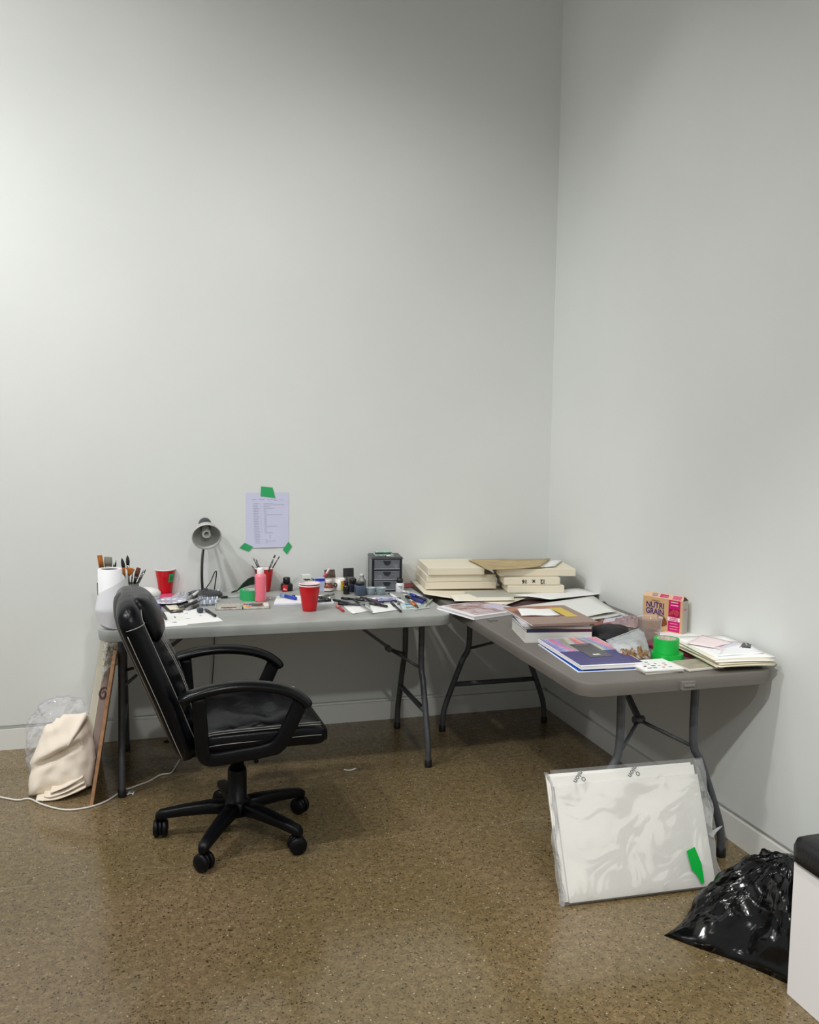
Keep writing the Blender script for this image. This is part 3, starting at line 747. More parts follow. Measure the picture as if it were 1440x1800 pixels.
brush(b0, (-2.1650, -0.3400, 0.9101), 'point', 'thin brush with long pale ferrule, second from the right', gb, 0.003, 0.02, GRYB, None, 0.007)
brush(b0, (-2.1548, -0.3600, 0.9155), 'point', 'slim black tipped brush, rightmost in the grey green jar', gb, 0.003, 0.02, BLKB, None, 0.007)
brush(b0, (-2.1978, -0.3300, 0.8782), 'point', 'short thin dark brush under the angled brown brush', gb, 0.003, 0.02, BLKB, None, 0.007)
# crimson folded card by the jar
mb = MB().box((0, 0, 0.06), (0.022, 0.004, 0.12), top=(1.5, 1))
o = mb.build('colour_card', M('crimson_card', (134, 34, 72), 0.6)); o.location = (-2.2519, -0.4400, 0.7681); o.location.z = TZ
tag(o, 'crimson card strip standing between the paper roll and brush jar', 'card')
# white lidded tub
x, y, _ = (-2.1553, -0.1056, 0.7375)
t = thing('paint_tub', 'white round tub with domed lid beside the taped red cup', 'tub', (x, -0.20, TZ))
MB().lathe([(0.050, 0), (0.056, 0.004), (0.060, 0.030)], n=32).build('tub_body', M('offwhite_tub', (222, 220, 214), 0.35), t)
MB().lathe([(0.062, 0.030), (0.064, 0.034), (0.063, 0.042), (0.050, 0.056), (0.028, 0.062), (0.001, 0.063)], n=32).build('lid', WPL, t)
# red cup with green tape
x, y, _ = (-2.0700, -0.0011, 0.7375)
cx1, cy1 = x, y
t = party_cup(x, y, TZ, 'red plastic cup with a green tape label, left of the desk lamp')
v = []; k = 6
for zz, rr in ((0.058, 0.0405), (0.100, 0.0465)):
    for i in range(k + 1):
        a = math.radians(-72 + 40 * i / k + (5 if zz > 0.08 else 0)); v.append(((rr + 0.0006) * math.cos(a), (rr + 0.0006) * math.sin(a), zz))
MB().add(v, [(i, i + 1, k + 2 + i, k + 1 + i) for i in range(k)], True).build('tape_label', GTAPE, t)
a = math.radians(-50); text('marking', 'D', 0.024, M('dark_green_ink', (16, 84, 48), 0.6), t, (0.0462 * math.cos(a), 0.0462 * math.sin(a), 0.079), (PI / 2 - 0.14, 0, a + PI / 2))
# pink sheet under the cup
mb = MB().sheet([(-2.1209, -0.1278, 0.7375), (-1.9983, -0.0937, 0.7375), (-1.9774, -0.0205, 0.7375), (-2.0837, -0.0295, 0.7375)], 4, 4, 0.0008)
tag(mb.build('paper_sheet', M('pink_paper', (214, 74, 118), 0.6)), 'pink paper sheet under the taped red cup', 'paper')
o = MB().sheet([(-2.1462, -0.2235, 0.7375), (-2.0478, -0.1873, 0.7375), (-1.9987, -0.1088, 0.7375), (-2.1208, -0.1572, 0.7375)], 4, 4, 0.001).build('dark_folder', M('dark_folder', (66, 62, 70), 0.6)); tag(o, 'dark folder edge under the round clear palette', 'folder')
# round clear palette with paint blobs
px_, py_, _ = (-2.0566, -0.2817, 0.7450)
t = thing('mixing_palette', 'round clear plastic palette tray with pale violet paint, at the front of the lamp', 'palette', (px_, py_, 0.7445))
MB().lathe([(0.001, 0.0), (0.060, 0.0), (0.078, 0.006), (0.082, 0.007), (0.078, 0.009), (0.060, 0.003), (0.001, 0.003)], n=40, cap=False).build('tray', M('palette_clear', (212, 214, 228), 0.12, var=0.12, vs=40), t)
r = random.Random(3)
for i in range(12):
    a = i * PI / 6; x = 0.052 * math.cos(a); y = 0.052 * math.sin(a)
    MB().lathe([(0.012, 0.0), (0.011, 0.0035), (0.006, 0.005), (0.001, 0.0055)], (x, y, 0.002), 12).build('paint_blob', M('blob%d' % (i % 4), ((236, 234, 244), (190, 186, 220), (228, 222, 232), (206, 212, 232))[i % 4], 0.25), t)
# crumpled clear packaging behind it
def crumple(name, c, sx, sy, sz, mat_, label, cat, seed, n=18, group=None, parent=None, rot=0.0, sharp=1.0, amp=None):
    r = random.Random(seed); mb = MB(); vs = []
    ph = [(r.uniform(3, 11), r.uniform(3, 11), r.uniform(0, 6.3)) for _ in range(6)]
    for j in range(n + 1):
        for i in range(n + 1):
            u, v = i / n * 2 - 1, j / n * 2 - 1
            env = max(0, 1 - max(abs(u), abs(v)) ** 3)
            h = 0
            for a_, b_, p in ph: h += abs(math.sin(a_ * u + p) * math.cos(b_ * v - p))
            h = env * (0.35 + 0.65 * (h / 6) ** sharp * 2) * sz * (0.75 + 0.5 * r.random())
            jx, jy = r.uniform(-0.03, 0.03), r.uniform(-0.03, 0.03)
            k = 1 - 0.12 * abs(math.sin(3 * v + 2 * u + ph[0][2]))
            vs.append(((u * k + jx) * sx / 2, (v * k + jy) * sy / 2, h))
    fs = [(j * (n + 1) + i, j * (n + 1) + i + 1, (j + 1) * (n + 1) + i + 1, (j + 1) * (n + 1) + i) for j in range(n) for i in range(n)]
    mb.add(vs, fs, False)
    o = mb.build(name, mat_, parent, fix=False); o.location = c; o.rotation_euler = (0, 0, rot)
    if label: tag(o, label, cat, group)
    return o
crumple('plastic_packaging', (-1.9888, -0.1409, 0.7375), 0.10, 0.07, 0.022, CLRW, 'crumpled clear plastic packaging between the round palette and the lamp base', 'packaging', 11, rot=0.2)
# clear paint-pot strips
def pot_strip(p, q, n, label, z):
    a = Vector((p[0], p[1], z)); b = Vector((q[0], q[1], z)); d = b - a; ang = math.atan2(d.y, d.x); L = d.length
    t = thing('paint_pot_strip', label, 'paint pots', a, ang, 'clear paint pot strips by the lamp')
    MB().box((L / 2, 0, 0.0105), (L, 0.026, 0.0012)).build('strip', CLRW, t)
    for i in range(n):
        x = L * (i + 0.5) / n; rr = L / n * 0.46
        MB().lathe([(rr * 0.7, 0.0), (rr * 0.95, 0.002), (rr, 0.020), (rr * 0.5, 0.024)], (x, 0, 0), 14).build('pot', M('pot_clear%d' % (i % 2), ((150, 160, 176), (206, 212, 222))[i % 2], 0.15), t)
pot_strip((-1.9132, -0.1269, 0.7375), (-1.8147, -0.1171, 0.7375), 8, 'back row of clear plastic paint pots in front of the lamp base', 0.742)
pot_strip((-1.9201, -0.2860, 0.7375), (-1.8305, -0.2768, 0.7375), 8, 'front row of clear plastic paint pots in front of the lamp base', TZ)
pot_strip((-1.9186, -0.3691, 0.7375), (-1.8409, -0.3586, 0.7375), 6, 'shortest strip of paint pots, nearest the drawing paper', TZ)
# black card under lamp
o = MB().box((0, 0, 0.012), (0.035, 0.05, 0.024)).build('ink_box', BPL, bevel=0.001); o.location = (-1.9384, -0.1516, 0.7375); o.rotation_euler = (0, 0, 0.4); tag(o, 'small black box against the left of the clear paint pot strips', 'box')
# pile of markers
GM = M('grey_marker', (150, 150, 152), 0.4); GM2 = M('dark_marker', (70, 68, 66), 0.4); WM = M('white_marker', (220, 220, 222), 0.35)
gg = 'art markers piled left of the clear pots'
pile = [((331,1062),(349,1049), WM, GM, 0.0075, TZ + 0.018, 'white art marker on top of the pile, tip toward the palette'),
        ((334,1064),(355,1054), GM, WM, 0.007, TZ + 0.006, 'pale grey marker beneath the white one'),
        ((325,1069),(346,1062), GM2, GM2, 0.007, TZ + 0.004, 'dark grey marker in the middle of the pile'),
        ((329,1074),(349,1066), GM2, GM, 0.007, TZ, 'dark marker with grey cap near the white drawing'),
        ((315,1073),(330,1064), M('olive_marker', (104, 98, 84), 0.4), GM2, 0.006, TZ, 'olive grey marker beside the cream card'),
        ((305,1078),(324,1072), M('tan_marker', (140, 130, 112), 0.4), GM, 0.006, TZ, 'tan capped marker touching the white drawing'),
        ((340,1066),(356,1060), GM, GM2, 0.006, TZ + 0.013, 'grey marker with dark barrel crossing the pile'),
        ((311,1063),(330,1060), BPL, GM2, 0.006, TZ, 'black marker half under the round palette')]
for p, q, a_, b_, r_, z_, lb in pile:
    pa = {(331,1062):(-1.9703, -0.3170, 0.7375),(349,1049):(-1.9165, -0.1413, 0.7375),(334,1064):(-1.9636, -0.3458, 0.7375),(355,1054):(-1.9039, -0.2179, 0.7375),(325,1069):(-1.9882, -0.4074, 0.7375),(346,1062):(-1.9321, -0.3252, 0.7375),(329,1074):(-1.9802, -0.4739, 0.7375),(349,1066):(-1.9267, -0.3808, 0.7375),(315,1073):(-2.0142, -0.4537, 0.7375),(330,1064):(-1.9737, -0.3436, 0.7375),(305,1078):(-2.0397, -0.5113, 0.7375),(324,1072):(-1.9918, -0.4457, 0.7375),(340,1066):(-1.9494, -0.3759, 0.7375),(356,1060):(-1.9053, -0.3032, 0.7375),(311,1063):(-2.0215, -0.3197, 0.7375),(330,1060):(-1.9720, -0.2889, 0.7375)}
    marker(pa[p], pa[q], r_, a_, b_, lb, group=gg, z=z_)
# dark book with cream card
o = MB().sheet([(-2.0520, -0.5210, 0.7375), (-1.9983, -0.5079, 0.7375), (-2.0215, -0.3197, 0.7375), (-2.0924, -0.3180, 0.7375)], 3, 3, 0.006).build('notebook', M('dark_notebook', (44, 42, 40), 0.5)); tag(o, 'small dark notebook between the palette and the white drawing', 'notebook')
o = MB().sheet([(-2.0538, -0.4823, 0.7450), (-2.0098, -0.4791, 0.7450), (-2.0249, -0.3709, 0.7450), (-2.0725, -0.3740, 0.7450)], 3, 3, 0.002, 0.002, 2).build('card', CREAM); tag(o, 'cream card lying on the dark notebook', 'card')
# drawing sheets
t = thing('drawing_sheet', 'white sheet with grey ink sketches at the front left edge of the table', 'paper', (0, 0, 0))
c4 = [(-2.0687, -0.7715, 0.7375), (-1.8403, -0.7222, 0.7375), (-1.8966, -0.4404, 0.7375), (-2.0904, -0.4877, 0.7375)]
MB().sheet(c4, 6, 6, 0.0015, 0.0, 2).build('sheet', PAPER, t)
def blots(parent, c4, blobs, mat_, z):
    a, b, c, d = [Vector(p) for p in c4]
    for (u, v, su, sv) in blobs:
        n = 9; pts = []
        for k in range(n):
            an = 2 * PI * k / n; rr = 0.75 + 0.35 * math.sin(k * 2.3 + u * 20)
            uu = u + su * rr * math.cos(an); vv = v + sv * rr * math.sin(an)
            p = a * (1 - uu) * (1 - vv) + b * uu * (1 - vv) + c * uu * vv + d * (1 - uu) * vv; pts.append((p.x, p.y, z))
        MB().add(pts, [tuple(range(n))], False).build('ink_sketch', mat_, parent, fix=False)
blots(t, c4, [(0.22, 0.55, 0.025, 0.10), (0.44, 0.38, 0.06, 0.025), (0.5, 0.75, 0.05, 0.02), (0.16, 0.2, 0.06, 0.04), (0.72, 0.5, 0.03, 0.03), (0.36, 0.82, 0.03, 0.03)], M('diluted_ink', (120, 120, 122), 0.7), TZ + 0.0017)
o = MB().sheet([(-2.0755, -0.7807, 0.7375), (-1.9868, -0.7680, 0.7375), (-2.0038, -0.5315, 0.7375), (-2.0929, -0.5365, 0.7375)], 4, 4, 0.0006).build('paper_sheet', PAPER); tag(o, 'blank white sheet sticking out under the sketched drawing', 'paper'); o.location.z = -0.0002
# crushed sponge brush head and black marker
t = thing('sponge_dauber', 'dark blue grey sponge dauber lying on the sketched drawing', 'sponge', (-1.9260, -0.5359, 0.7400))
MB().lathe([(0.004, 0), (0.013, 0.004), (0.016, 0.012), (0.013, 0.019), (0.004, 0.022)], n=14).build('sponge', M('blue_grey_sponge', (74, 82, 94), 0.9, var=0.3, vs=150), t)
marker((-1.9023, -0.5036, 0.7375), (-1.8664, -0.6465, 0.7375), 0.0065, BPL, DGP, 'black marker lying across the right side of the sketched drawing', z=TZ + 0.0018)
marker((-2.0880, -0.5131, 0.7375), (-2.0723, -0.6593, 0.7375), 0.006, GM2, DGP, 'dark marker on the left side of the sketched drawing', z=TZ + 0.0018, capfrac=0.6)
marker((-2.1025, -0.3428, 0.7375), (-2.0932, -0.6661, 0.7375), 0.0065, BPL, M('navy_cap', (44, 46, 140), 0.35), 'pen with a navy blue cap at the left edge of the drawings', z=TZ, z1=TZ)

# ---------------------------------------------------------------- desk lamp
def desk_lamp():
    bx, by = -1.885, -0.135
    LM = M('lamp_charcoal', (62, 64, 66), 0.4, metal=0.2)
    t = thing('desk_lamp', 'gooseneck desk lamp with a grey bowl shade and round charcoal base', 'lamp', (bx, by, TZ))
    MB().lathe([(0.080, 0.0), (0.084, 0.004), (0.083, 0.013), (0.074, 0.022), (0.040, 0.028), (0.016, 0.032), (0.012, 0.040)], n=40).build('base', LM, t)
    sh_c = Vector((-1.878, -0.190, 1.036)) - Vector((bx, by, TZ))      # centre of the open rim
    ax = Vector((0.02, -0.90, -0.42)).normalized()                       # the way the lamp points
    back = sh_c - ax * 0.135
    neck = smooth_path([(-0.012, 0.0, 0.03), (-0.014, 0.010, 0.10), (-0.010, 0.036, 0.18), (0.000, 0.070, 0.25), (0.008, 0.094, 0.31), (0.010, 0.094, 0.352), back - ax * 0.006], 6)
    MB().tube(neck, 0.0065, 12).build('gooseneck', BPL, t)
    X_ = ax.cross(Vector((0, 0, 1))).normalized(); Y_ = ax.cross(X_)
    R = Matrix.Identity(3); R.col[0] = X_; R.col[1] = Y_; R.col[2] = ax
    out = [(0.024, 0.050), (0.040, 0.062), (0.054, 0.085), (0.063, 0.112), (0.068, 0.135)]
    MB().lathe(out + [(r - 0.0015, z) for r, z in reversed(out)], back, 40, R, cap=False).build('shade', M('shade_grey', (176, 178, 174), 0.35), t)
    MB().lathe([(0.0675, 0.134), (0.0700, 0.133), (0.0705, 0.136), (0.0700, 0.139), (0.0670, 0.138)], back, 40, R, cap=False).build('shade_rim', M('pale_rim', (205, 206, 202), 0.3), t)
    MB().lathe([(0.012, -0.008), (0.028, 0.0), (0.031, 0.010), (0.031, 0.045), (0.026, 0.052)], back, 28, R).build('lamp_holder', DGP, t)
    MB().lathe([(0.016, 0.045), (0.018, 0.060), (0.017, 0.082)], back, 18, R).build('bulb_socket', M('socket_white', (200, 200, 196), 0.4), t)
    pts = []
    for i in range(70):
        a = i / 70 * 2 * PI * 2.6; z = 0.085 + 0.032 * i / 70; rr = 0.016
        pts.append(back + R @ Vector((rr * math.cos(a), rr * math.sin(a), z)))
    MB().tube(pts, 0.0052, 8).build('spiral_bulb', M('bulb_white', (222, 224, 218), 0.3), t)
    cd = smooth_path([(0.0, 0.035, 0.020), (0.012, 0.06, 0.035), (0.030, 0.075, 0.058), (0.046, 0.09, 0.090), (0.056, 0.10, 0.105), (0.062, 0.105, 0.100), (0.058, 0.108, 0.060), (0.052, 0.110, 0.010), (0.052, 0.113, -0.08), (0.050, 0.114, -0.20), (0.045, 0.115, -0.36), (0.030, 0.117, -0.55), (0.02, 0.10, -0.70)], 5)
    MB().tube(cd, 0.0027, 7).build('power_cord', BPL, t)
desk_lamp()
marker((-1.8153, -0.2075, 0.7375), (-1.7171, -0.1985, 0.7375), 0.0055, MC('clear_handle', (200, 206, 206), 0.5), BPL, 'clear handled brush marker with black cap, touching the green tape roll', z=TZ, capfrac=0.33)

# ---------------------------------------------------------------- middle of the light table
def tape_roll(loc, R_, r_, h, mat_, core, label, group=None, cat='tape'):
    t = thing('tape_roll', label, cat, loc, 0, group)
    MB().lathe([(r_, 0.0), (R_, 0.0), (R_, h), (r_, h), (r_, 0.0)], n=44, cap=False, smooth=False).build('tape', mat_, t)
    MB().lathe([(r_ - 0.003, 0.0005), (r_, 0.0005), (r_, h - 0.0005), (r_ - 0.003, h - 0.0005), (r_ - 0.003, 0.0005)], n=44, cap=False, smooth=False).build('core', core, t)
    return t
x, y, _ = (-1.6760, -0.2518, 0.7375)
tape_roll((x, y, TZ), 0.052, 0.038, 0.048, GTAPE, M('tape_core', (206, 208, 204), 0.6), 'green masking tape roll behind the open watercolour tin')
x, y, _ = (-1.6372, -0.3182, 0.7375)
PK = M('pink_bottle', (240, 122, 140), 0.25)
t = bottle('squeeze_bottle', x, y, TZ, [(0.024, 0), (0.0265, 0.003), (0.027, 0.010), (0.027, 0.118), (0.025, 0.128), (0.016, 0.133)], PK, 'pink squeeze bottle with white flip cap in front of the brush cup', 'bottle', [(0.016, 0.130), (0.0165, 0.133), (0.016, 0.158), (0.013, 0.162)], WPL)
fan = math.atan2(-0.956, 0.1)
vt = M('blue_lettering', (70, 90, 170), 0.5)
for i, (s_, z0) in enumerate((('LAVENDER', 0.062),)): pass
# faint printed text bands on the pink bottle
v = []
def band(parent, r_, z0, z1, a0, a1, mat_, name='printed_label', k=8):
    v = []
    for zz in (z0, z1):
        for i in range(k + 1): a = math.radians(a0 + (a1 - a0) * i / k); v.append((r_ * math.cos(a), r_ * math.sin(a), zz))
    return MB().add(v, [(i, i + 1, k + 2 + i, k + 1 + i) for i in range(k)], True).build(name, mat_, parent, fix=False)
for i in range(9): band(t, 0.0273, 0.022 + i * 0.0105, 0.0275 + i * 0.0105, -158, -150 + (i * 7) % 5, vt, 'printed_letters', 2)
for i in range(16): band(t, 0.0273, 0.014 + i * 0.004, 0.0155 + i * 0.004, -42, -30 + (i * 5) % 7, M('pale_print', (250, 222, 226), 0.4), 'printed_letters', 2)
x, y, _ = (-1.5905, -0.0535, 0.7375)
cupx, cupy = x, y
party_cup(x, y, TZ, 'red plastic cup holding paint brushes, behind the pink bottle')
gc = 'slim brushes standing in the red cup'
b0 = (x, y, TZ + 0.01)
for tip, kind, lb, c_ in (((-1.6506, -0.1150, 0.9193), 'point', 'slim brush leaning left, outermost in the red brush cup', GRYB), ((-1.6356, -0.1050, 0.9090), 'point', 'thin black handled brush leaning slightly left in the red brush cup', BLKB),
                          ((-1.5390, -0.1000, 0.9286), 'round', 'brush with dark rounded tip leaning right in the red brush cup', BRNB), ((-1.5149, -0.0900, 0.9209), 'point', 'longest slim brush leaning farthest right in the red brush cup', BLKB),
                          ((-1.6601, -0.1250, 0.8841), 'point', 'short fine brush leaning left over the cup rim', GRYB), ((-1.5501, -0.1200, 0.9031), 'point', 'silver ferrule brush between the two right leaning brushes', GRYB)):
    brush((x + (0.02 if tip[0] < x else -0.02), y, TZ + 0.012), tip, kind, lb, gc, 0.0028, 0.018, c_, None, 0.007)
# dark green leaf-like rag
LFM = M('dark_green_leaf', (24, 46, 34), 0.4, var=0.3, vs=40, bump=0.1)
pts = [((-1.7532, -0.0700, 0.7408), 0.004), ((-1.7252, -0.0700, 0.7484), 0.006), ((-1.7027, -0.0700, 0.7706), 0.014), ((-1.6773, -0.0700, 0.7870), 0.022), ((-1.6547, -0.0700, 0.7949), 0.024), ((-1.6326, -0.0750, 0.7950), 0.020), ((-1.6134, -0.0800, 0.7865), 0.012)]
rings = [sring(p, Vector((0.25, -0.2, 1)).normalized(), (0, 1, 0), w, 0.003 + 0.003 * math.sin(i), 14, 2) for i, (p, w) in enumerate(pts)]
o = MB().loft(rings).build('fabric_leaf', LFM); tag(o, 'dark green leaf shaped cloth leaning between the green tape roll and red brush cup', 'leaf')
# watercolour tin, open
def paint_tin():
    cx_, cy_, ang, w, d = (-1.7383, -0.4450, -0.1665, 0.2480, 0.2709)
    cx_, cy_, ang, w, d = cx_ + 0.004, cy_, -0.06, 0.245, 0.100
    t = thing('watercolour_tin', 'open watercolour tin with colour pans and a paint stained lid', 'paint box', (cx_, cy_, TZ), ang)
    WT = M('stained_white_enamel', (222, 216, 204), 0.4, var=0.2, vs=60)
    hw = w / 2
    for s_, nm in ((-1, 'lid'), (1, 'tray')):
        m = MB(); cx = s_ * hw / 2; ww = hw - 0.004
        m.box((cx, 0, 0.0015), (ww, d, 0.003)); hh = 0.012 if s_ > 0 else 0.009
        m.box((cx, -d / 2 + 0.0015, hh / 2), (ww, 0.003, hh)); m.box((cx, d / 2 - 0.0015, hh / 2), (ww, 0.003, hh))
        m.box((cx - ww / 2 + 0.0015, 0, hh / 2), (0.003, d, hh)); m.box((cx + ww / 2 - 0.0015, 0, hh / 2), (0.003, d, hh))
        m.build(nm, WT, t)
    m = MB().box((-hw / 2, 0, 0.005), (hw - 0.014, d - 0.012, 0.004)); m.build('mixing_wells', M('dirty_wells', (206, 190, 180), 0.35, var=0.25, vs=50, col2=(150, 158, 150)), t)
    cols = [(232, 186, 40), (236, 150, 40), (226, 92, 40), (196, 40, 40), (60, 110, 170), (40, 70, 140), (56, 96, 70), (90, 100, 50), (130, 96, 50), (70, 50, 36)]
    k = 0
    for row in range(2):
        for i in range(7):
            c = cols[(i + row * 3) % 10] if row else [(238, 200, 50), (240, 160, 60), (228, 110, 70), (110, 80, 90), (46, 80, 120), (70, 80, 60), (110, 100, 70)][i]
            m = MB().box((0.012 + i * 0.0125, -0.018 + row * 0.034, 0.007), (0.011, 0.030, 0.008)); m.build('paint_pan', M('pan_%d_%d' % (row, i), c, 0.5), t)
    m = MB().box((0.108, 0, 0.009), (0.022, d - 0.02, 0.002)); m.build('thumb_tray', WPL, t)
    MB().box((0, -d / 2 + 0.0005, 0.006), (0.004, 0.002, 0.010)).build('hinge', DGP, t)
    MB().box((-hw / 2, -d / 2 + 0.001, 0.0115), (hw * 0.55, 0.003, 0.003)).build('paint_smear', M('maroon_smear', (110, 24, 34), 0.4), t)
paint_tin()
o = MB().lathe([(0.001, -0.004), (0.004, -0.003), (0.005, 0), (0.004, 0.004), (0.001, 0.005)], (0, 0, 0.004), 12).build('loose_cap', WPL); o.location = (-1.5874, -0.2854, 0.7375); tag(o, 'tiny white cap lying right of the pink bottle', 'cap')
# sketchbook sheet under the cup
t = thing('sketch_pad', 'white sketch pad under the red cups, with a blue marker on it', 'sketch pad', (0, 0, 0))
c4 = [(-1.5889, -0.4266, 0.7375), (-1.3077, -0.4455, 0.7375), (-1.2991, -0.2567, 0.7375), (-1.5480, -0.2344, 0.7375)]
MB().sheet(c4, 5, 5, 0.006, 0.0).build('page_block', M('lilac_pages', (222, 224, 242), 0.7), t)
MB().sheet([Vector(p) + Vector((0, 0, 0.0062)) for p in c4], 5, 5, 0.0006, 0.0).build('top_sheet', PAPER, t)
blots(t, c4, [(0.1, 0.7, 0.05, 0.06), (0.9, 0.35, 0.03, 0.12)], M('pale_blue_wash', (190, 200, 232), 0.7), TZ + 0.0072)
PZ = TZ + 0.0075
BLU = M('blue_marker', (34, 66, 176), 0.3)
t = marker((-1.5331, -0.2674, 0.7375), (-1.4737, -0.3675, 0.7375), 0.009, BLU, MC('clear_blue_cap', (140, 170, 220), 0.6), 'chunky blue marker with clear cap on the sketch pad left of the front cup', z=PZ, capfrac=0.3)
o = MB().lathe([(0.006, 0), (0.0085, 0.001), (0.0085, 0.012), (0.006, 0.016)], n=14).build('loose_cap', M('navy_plastic', (30, 36, 70), 0.3)); o.location = Vector((-1.4779, -0.3233, 0.7375)) + Vector((0, 0.012, 0.0075)); tag(o, 'dark navy marker cap beside the chunky blue marker', 'cap')
marker((-1.2746, -0.2772, 0.7375), (-1.3636, -0.3477, 0.7375), 0.006, M('silver_grey_marker', (120, 122, 120), 0.4), M('silver_grey_marker', (120, 122, 120), 0.4), 'grey marker pointing away at the back right of the sketch pad', z=PZ)
marker((-1.3182, -0.4292, 0.7375), (-1.3911, -0.4416, 0.7375), 0.0075, DGP, BPL, 'short thick black marker right of the front red cup', z=PZ, capfrac=0.4)
marker((-1.3636, -0.3477, 0.7375), (-1.3209, -0.3858, 0.7375), 0.006, M('olive_black', (52, 50, 40), 0.4), BPL, 'olive black marker behind the thick one', z=PZ)
# two stacked red cups at the front
x, y, _ = (-1.4463, -0.5774, 0.7375)
party_cup(x, y, TZ, 'outer red plastic cup of the stacked pair at the table front', h=0.116)
party_cup(x, y, TZ + 0.010, 'inner red plastic cup nested in the front pair', h=0.116)
# ink bottle, black with red label
x, y, _ = (-1.4763, -0.0611, 0.7375)
t = bottle('ink_bottle', x, y, TZ, [(0.026, 0, 4), (0.0285, 0.003, 4), (0.0285, 0.030, 4), (0.026, 0.037, 3), (0.017, 0.041, 2)], M('black_glass', (22, 18, 20), 0.12), 'squat black ink bottle with a red label, right of the brush cup', 'bottle', [(0.016, 0.040), (0.0185, 0.042), (0.0175, 0.066), (0.013, 0.069)], BPL, square=1, rz=0.12)
MB().box((-0.016, -0.0288, 0.019), (0.026, 0.001, 0.030)).build('label', M('red_label', (206, 34, 46), 0.4), t)
MB().add([(-0.027, -0.0296, 0.010), (-0.012, -0.0296, 0.006), (-0.004, -0.0296, 0.006), (-0.014, -0.0296, 0.014), (-0.022, -0.0296, 0.020)], [(0, 1, 2, 3, 4)]).build('label_swoosh', M('pink_print', (240, 190, 186), 0.5), t, fix=False)
# cartons at the back
def carton(name, px_loc, w, d, h, rz, mats, label, cat='box', group=None):
    t = thing(name, label, cat, px_loc, rz, group)
    MB().box((0, 0, h / 2), (w, d, h)).build('carton_body', mats, t, bevel=0.0008)
    return t
x, y, _ = (-1.3856, -0.1126, 0.7375)
t = carton('ink_carton', (x, y, TZ), 0.044, 0.044, 0.088, 0.05, M('grey_white_carton', (216, 220, 212), 0.5), 'white ink carton with black lettering behind the front red cups')
text('lettering', 'Higgins', 0.0125, INK, t, (0, -0.0226, 0.066), (PI / 2, 0, 0), bold=0.0006)
text('lettering', 'A', 0.022, INK, t, (0.008, -0.0226, 0.040), (PI / 2, 0, 0), bold=0.0002)
for i in range(2): MB().box((-0.010, -0.0225, 0.056 - i * 0.010), (0.008, 0.001, 0.002)).build('printed_line', GREYINK, t)
x, y, _ = (-1.3239, -0.1255, 0.7375)
t = carton('ink_carton', (x, y + 0.012, TZ), 0.060, 0.040, 0.070, 0.04, M('blue_grey_carton', (178, 186, 206), 0.5), 'blue and grey ink carton between the white carton and the small jars')
MB().box((0.004, -0.0205, 0.061), (0.050, 0.001, 0.014)).build('blue_band', M('royal_blue_print', (36, 52, 178), 0.4), t)
MB().box((-0.027, -0.0205, 0.035), (0.006, 0.001, 0.066)).build('blue_band', M('navy_print', (28, 34, 110), 0.4), t)
MB().box((-0.006, -0.0205, 0.041), (0.028, 0.001, 0.016)).build('blue_band', M('royal_blue_print', (36, 52, 178), 0.4), t)
text('lettering', '30', 0.013, PAPER, t, (0.002, -0.0212, 0.041), (PI / 2, 0, 0), bold=0.0004)
def open_carton(loc, w, d, h, body, inner, rz, label, flap):
    t = thing('open_carton', label, 'box', loc, rz)
    m = MB(); th = 0.0015
    m.box((0, -d / 2, h / 2), (w, th, h)); m.box((0, d / 2, h / 2), (w, th, h)); m.box((-w / 2, 0, h / 2), (th, d, h)); m.box((w / 2, 0, h / 2), (th, d, h)); m.box((0, 0, 0.001), (w, d, 0.002))
    m.build('carton_wall', body, t)
    m = MB(); m.add([(-w / 2, d / 2, h), (w / 2, d / 2, h), (w / 2 + flap[0], d / 2 + 0.004, h + flap[1]), (-w / 2, d / 2 + 0.004, h + flap[1]), (-w / 2, d / 2 + 0.0015, h), (w / 2, d / 2 + 0.0015, h), (w / 2 + flap[0], d / 2 + 0.0055, h + flap[1]), (-w / 2, d / 2 + 0.0055, h + flap[1])], [(0, 1, 2, 3), (7, 6, 5, 4), (0, 4, 5, 1), (2, 6, 7, 3), (1, 5, 6, 2), (3, 7, 4, 0)])
    m.build('lid_flap', inner, t)
    return t
x, y, _ = (-1.2526, -0.0746, 0.7375)
open_carton((x, -0.085, TZ), 0.058, 0.045, 0.058, M('pale_carton_side', (196, 192, 184), 0.6), M('grey_brown_print', (104, 86, 78), 0.6, var=0.4, vs=40), 0.0, 'open carton with brown patterned lid flap against the wall', (-0.004, 0.042))
x, y, _ = (-1.1553, -0.0949, 0.7375)
open_carton((x, -0.085, TZ), 0.056, 0.045, 0.060, M('grey_print_carton', (150, 146, 144), 0.6, var=0.3, vs=60), M('black_grey_print', (52, 52, 52), 0.5, var=0.5, vs=30), 0.0, 'open carton with dark grey lid flap, left of the drawer cabinet', (0.0, 0.045))
marker((-1.2903, -0.1000, 0.8081), (-1.2679, -0.0900, 0.8322), 0.006, M('pale_pink', (236, 200, 206), 0.4), M('rose_red', (200, 60, 80), 0.4), 'stubby pink and white pen standing in front of the brown flap carton', z=(-1.2903, -0.1000, 0.8081)[2] - 0.006, z1=(-1.2679, -0.0900, 0.8322)[2])
